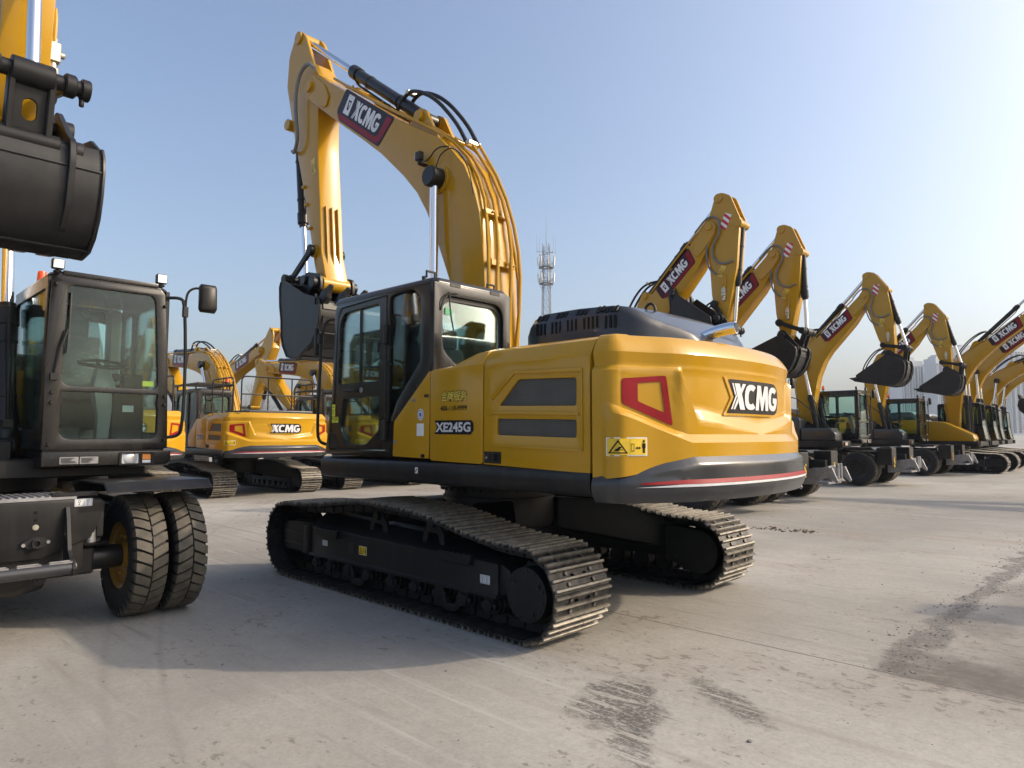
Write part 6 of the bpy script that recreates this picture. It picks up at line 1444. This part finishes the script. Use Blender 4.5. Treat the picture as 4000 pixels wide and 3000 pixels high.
def mast():
    x, y = at(2136, 130); r = thing('antenna_mast', 'grey lattice antenna mast with two round platforms rising behind the engine hood', 'mast', (x, y, 0), .5)
    hw = .74; g = G(); H = 38.5
    for a in (-1, 1):
        for b in (-1, 1): g.tube([(a*hw*1.5, b*hw*1.5, 0), (a*hw, b*hw, 24), (a*hw*.78, b*hw*.78, H)], .075, 6)
    P('leg_frame', 'galvanised', r, g)
    g = G(); z = 0; flip = 1
    while z < H-1.3:
        k0 = hw*(1.5-.5*min(1, z/24)) if z < 24 else hw*(1-.22*(z-24)/(H-24)); z1 = z+1.45; k1 = hw*(1.5-.5*min(1, z1/24)) if z1 < 24 else hw*(1-.22*(z1-24)/(H-24))
        for a, b, c, d in ((-1, -1, 1, -1), (1, -1, 1, 1), (1, 1, -1, 1), (-1, 1, -1, -1)):
            g.cyl((a*k0, b*k0, z), (c*k1, d*k1, z1), .035, n=4, caps=False); g.cyl((c*k0, d*k0, z), (a*k1, b*k1, z1), .035, n=4, caps=False); g.cyl((a*k1, b*k1, z1), (c*k1, d*k1, z1), .035, n=4, caps=False)
        z = z1
    P('lattice', 'galvanised', r, g)
    for zz, rr in ((30.6, 1.38), (33.8, 1.45)):
        g = G(); g.lathe([(.7, 0), (rr, 0), (rr, .10), (.7, .10)], (0, 0, zz), 'z', 20)
        for i in range(20): t = 2*math.pi*i/20; g.cyl((rr*math.cos(t), rr*math.sin(t), zz), (rr*math.cos(t), rr*math.sin(t), zz+1.0), .03, n=4)
        g.lathe([(rr-.02, 1.0), (rr+.02, 1.0), (rr+.02, 1.05), (rr-.02, 1.05)], (0, 0, zz), 'z', 20)
        for i in range(6): t = 2*math.pi*i/6; g.cyl((.7*math.cos(t), .7*math.sin(t), zz-1.2), (rr*math.cos(t), rr*math.sin(t), zz), .04, n=4)
        p_ = P('platform', 'galvanised', r, g)
        for i in range(7):
            t = 2*math.pi*(i+.3)/7; q = (rr+.25)*math.cos(t), (rr+.25)*math.sin(t); g = G(); g.box((0, 0, 0), (.16, .30, 1.7), Matrix.Translation((q[0], q[1], zz+1.2)) @ Matrix.Rotation(t, 4, 'Z') @ Matrix.Rotation(R(4), 4, 'Y')); g.cyl((q[0]*.93, q[1]*.93, zz+.1), (q[0]*.93, q[1]*.93, zz+3.0), .035, n=4)
            P('antenna_panel', 'antenna_white', p_, g)
    g = G(); g.cyl((0, 0, H-.5), (0, 0, 42.0), .09, .03, n=6); g.cyl((0, 0, 41.9), (0, 0, 45.5), .03, .015, n=5); g.cyl((-1.6, -1, 36.9), (1.6, 1, 36.9), .05, n=5); g.cyl((-1.6, 1, 36.6), (1.6, -1, 36.6), .05, n=5)
    for a, b in ((-1.6, -1), (1.6, 1), (-1.6, 1), (1.6, -1)): g.cyl((a, b, 36.6), (a, b, 40.2), .035, .02, n=5)
    P('whip_antenna', 'galvanised', r, g)
mast()

def bare_tree(x, y, h, seed, label):
    rn = random.Random(seed); r = thing('bare_tree', label, 'tree', (x, y, 0), rn.random()*6, 'bare trees beyond the back row')
    gt, gb = G(), G()
    def grow(p_, d, L_, rad, lev):
        n = 3; pts = [p_]; q = p_.copy(); dd = d.copy()
        for i in range(n): dd = (dd+Vector((rn.uniform(-.12, .12), rn.uniform(-.12, .12), rn.uniform(-.02, .10)))).normalized(); q = q+dd*(L_/n); pts.append(q.copy())
        (gt if lev < 1 else gb).tube(pts, [rad*(1-.45*i/n) for i in range(n+1)], 5 if lev < 2 else 3)
        if lev >= 4: return
        for k in range(5 if lev < 1 else rn.randint(3, 4)):
            t = rn.uniform(.4, 1.0) if k else 1.0; i = min(n-1, int(t*n)); b = pts[i]+(pts[i+1]-pts[i])*(t*n-i)
            nd = (dd+Vector((rn.gauss(0, .5), rn.gauss(0, .5), rn.uniform(0, .45)))).normalized(); grow(b, nd, L_*rn.uniform(.5, .72), rad*.5, lev+1)
    grow(Vector((0, 0, 0)), Vector((0, 0, 1)), h*.38, h*.016, 0)
    P('trunk', 'bare_bark', r, gt); P('crown', 'bare_bark', r, gb)
for i, (px_, D, h, lab) in enumerate(((955, 75, 8.0, 'bare leafless tree seen under the distant boom, left one'), (985, 80, 9.0, 'bare leafless tree seen under the distant boom, right one'), (1290, 85, 8.5, 'bare leafless tree behind the hand rails near the foreground bucket'), (1150, 78, 7.5, 'bare leafless tree behind the hanging distant arm'))):
    x, y = at(px_, D); bare_tree(x, y, h, i+3, lab)

# verge with dry weeds at the far right
def verge():
    g = G(); n = 24; rn = random.Random(2); vs = []; W = 5
    for i in range(n+1):
        for j in range(W+1):
            x = -16+22*i/n; y = -50-20*j/W; vs.append((x, y, .004+(.18*rn.random()+.12)*(j > 0 and 0 < i < n)))
    g.add(vs, [(i*(W+1)+j, (i+1)*(W+1)+j, (i+1)*(W+1)+j+1, i*(W+1)+j+1) for i in range(n) for j in range(W)])
    o = P('verge_ground', 'verge_soil', None, g, smooth=60); o['kind'] = 'structure'
    g = G()
    for k in range(1600):
        x, y = rn.uniform(-15, 5), rn.uniform(-69, -50.5); h = rn.uniform(.15, .6); a = rn.uniform(0, 6.3); b = rn.uniform(-.25, .25)
        g.add([(x-.02*math.cos(a), y-.02*math.sin(a), 0), (x+.02*math.cos(a), y+.02*math.sin(a), 0), (x+b, y+b*.7, h)], [(0, 1, 2)])
    o = P('dry_weeds', 'dry_weed', None, g, smooth=0); tag(o, 'dry brown weeds on the verge beyond the right row', 'weeds', kind='stuff')
verge()

def litter():
    """mud clods and stone chips lying on the slab"""
    rn = random.Random(11)
    def lump(g, x, y, r):
        vs = []
        for z, k in ((-.15, .7), (.25, 1.0), (.62, .55)):
            for i in range(5): a = 2*math.pi*i/5+z; q = r*k*rn.uniform(.75, 1.2); vs.append((x+q*math.cos(a), y+q*math.sin(a), r*z*rn.uniform(.8, 1.1)))
        fs = [(k*5+i, k*5+(i+1) % 5, k*5+5+(i+1) % 5, k*5+5+i) for k in (0, 1) for i in range(5)]+[(10, 11, 12, 13, 14)]
        g.add(vs, fs)
    g = G()
    for k in range(110):
        t = rn.random()**1.7; lump(g, -1.12+.95*t+rn.gauss(0, .09), -6.02+.22*t+rn.gauss(0, .10), abs(rn.gauss(0, .018))*(1-.5*t)+.004)
    o = P('mud_clods', 'mud_clod', None, g, smooth=0); tag(o, 'line of dark mud clods on the pale concrete behind the tracks', 'mud', kind='stuff')
    g = G()
    for k in range(900):
        lump(g, -3.98+rn.gauss(0, .14), rn.uniform(-8, .3), abs(rn.gauss(0, .0045))+.002)
    for k in range(260): lump(g, rn.uniform(-5, 4), rn.uniform(-10, 5), abs(rn.gauss(0, .005))+.003)
    o = P('stone_chips', 'stone_chip', None, g, smooth=0); tag(o, 'loose grey stone chips scattered along the slab joint at right', 'gravel', kind='stuff')
litter()

def haze():
    g = G(); x0, y0 = at(2600, 500); g.box((x0, y0, 64), (2400, 2400, 130))
    m = bpy.data.materials.new('haze_air'); m.use_nodes = True; t = m.node_tree; t.nodes.remove(t.nodes['Principled BSDF'])
    v = t.nodes.new('ShaderNodeVolumePrincipled'); v.inputs['Color'].default_value = (.78, .88, 1.0, 1); v.inputs['Density'].default_value = .00032; v.inputs['Anisotropy'].default_value = .0
    t.links.new(v.outputs[0], t.nodes['Material Output'].inputs['Volume']); MATS['haze_air'] = m
    o = P('haze', 'haze_air', None, g, smooth=0); o['kind'] = 'stuff'; o['label'] = 'thin pale haze over the yard'; o['category'] = 'haze'
haze()
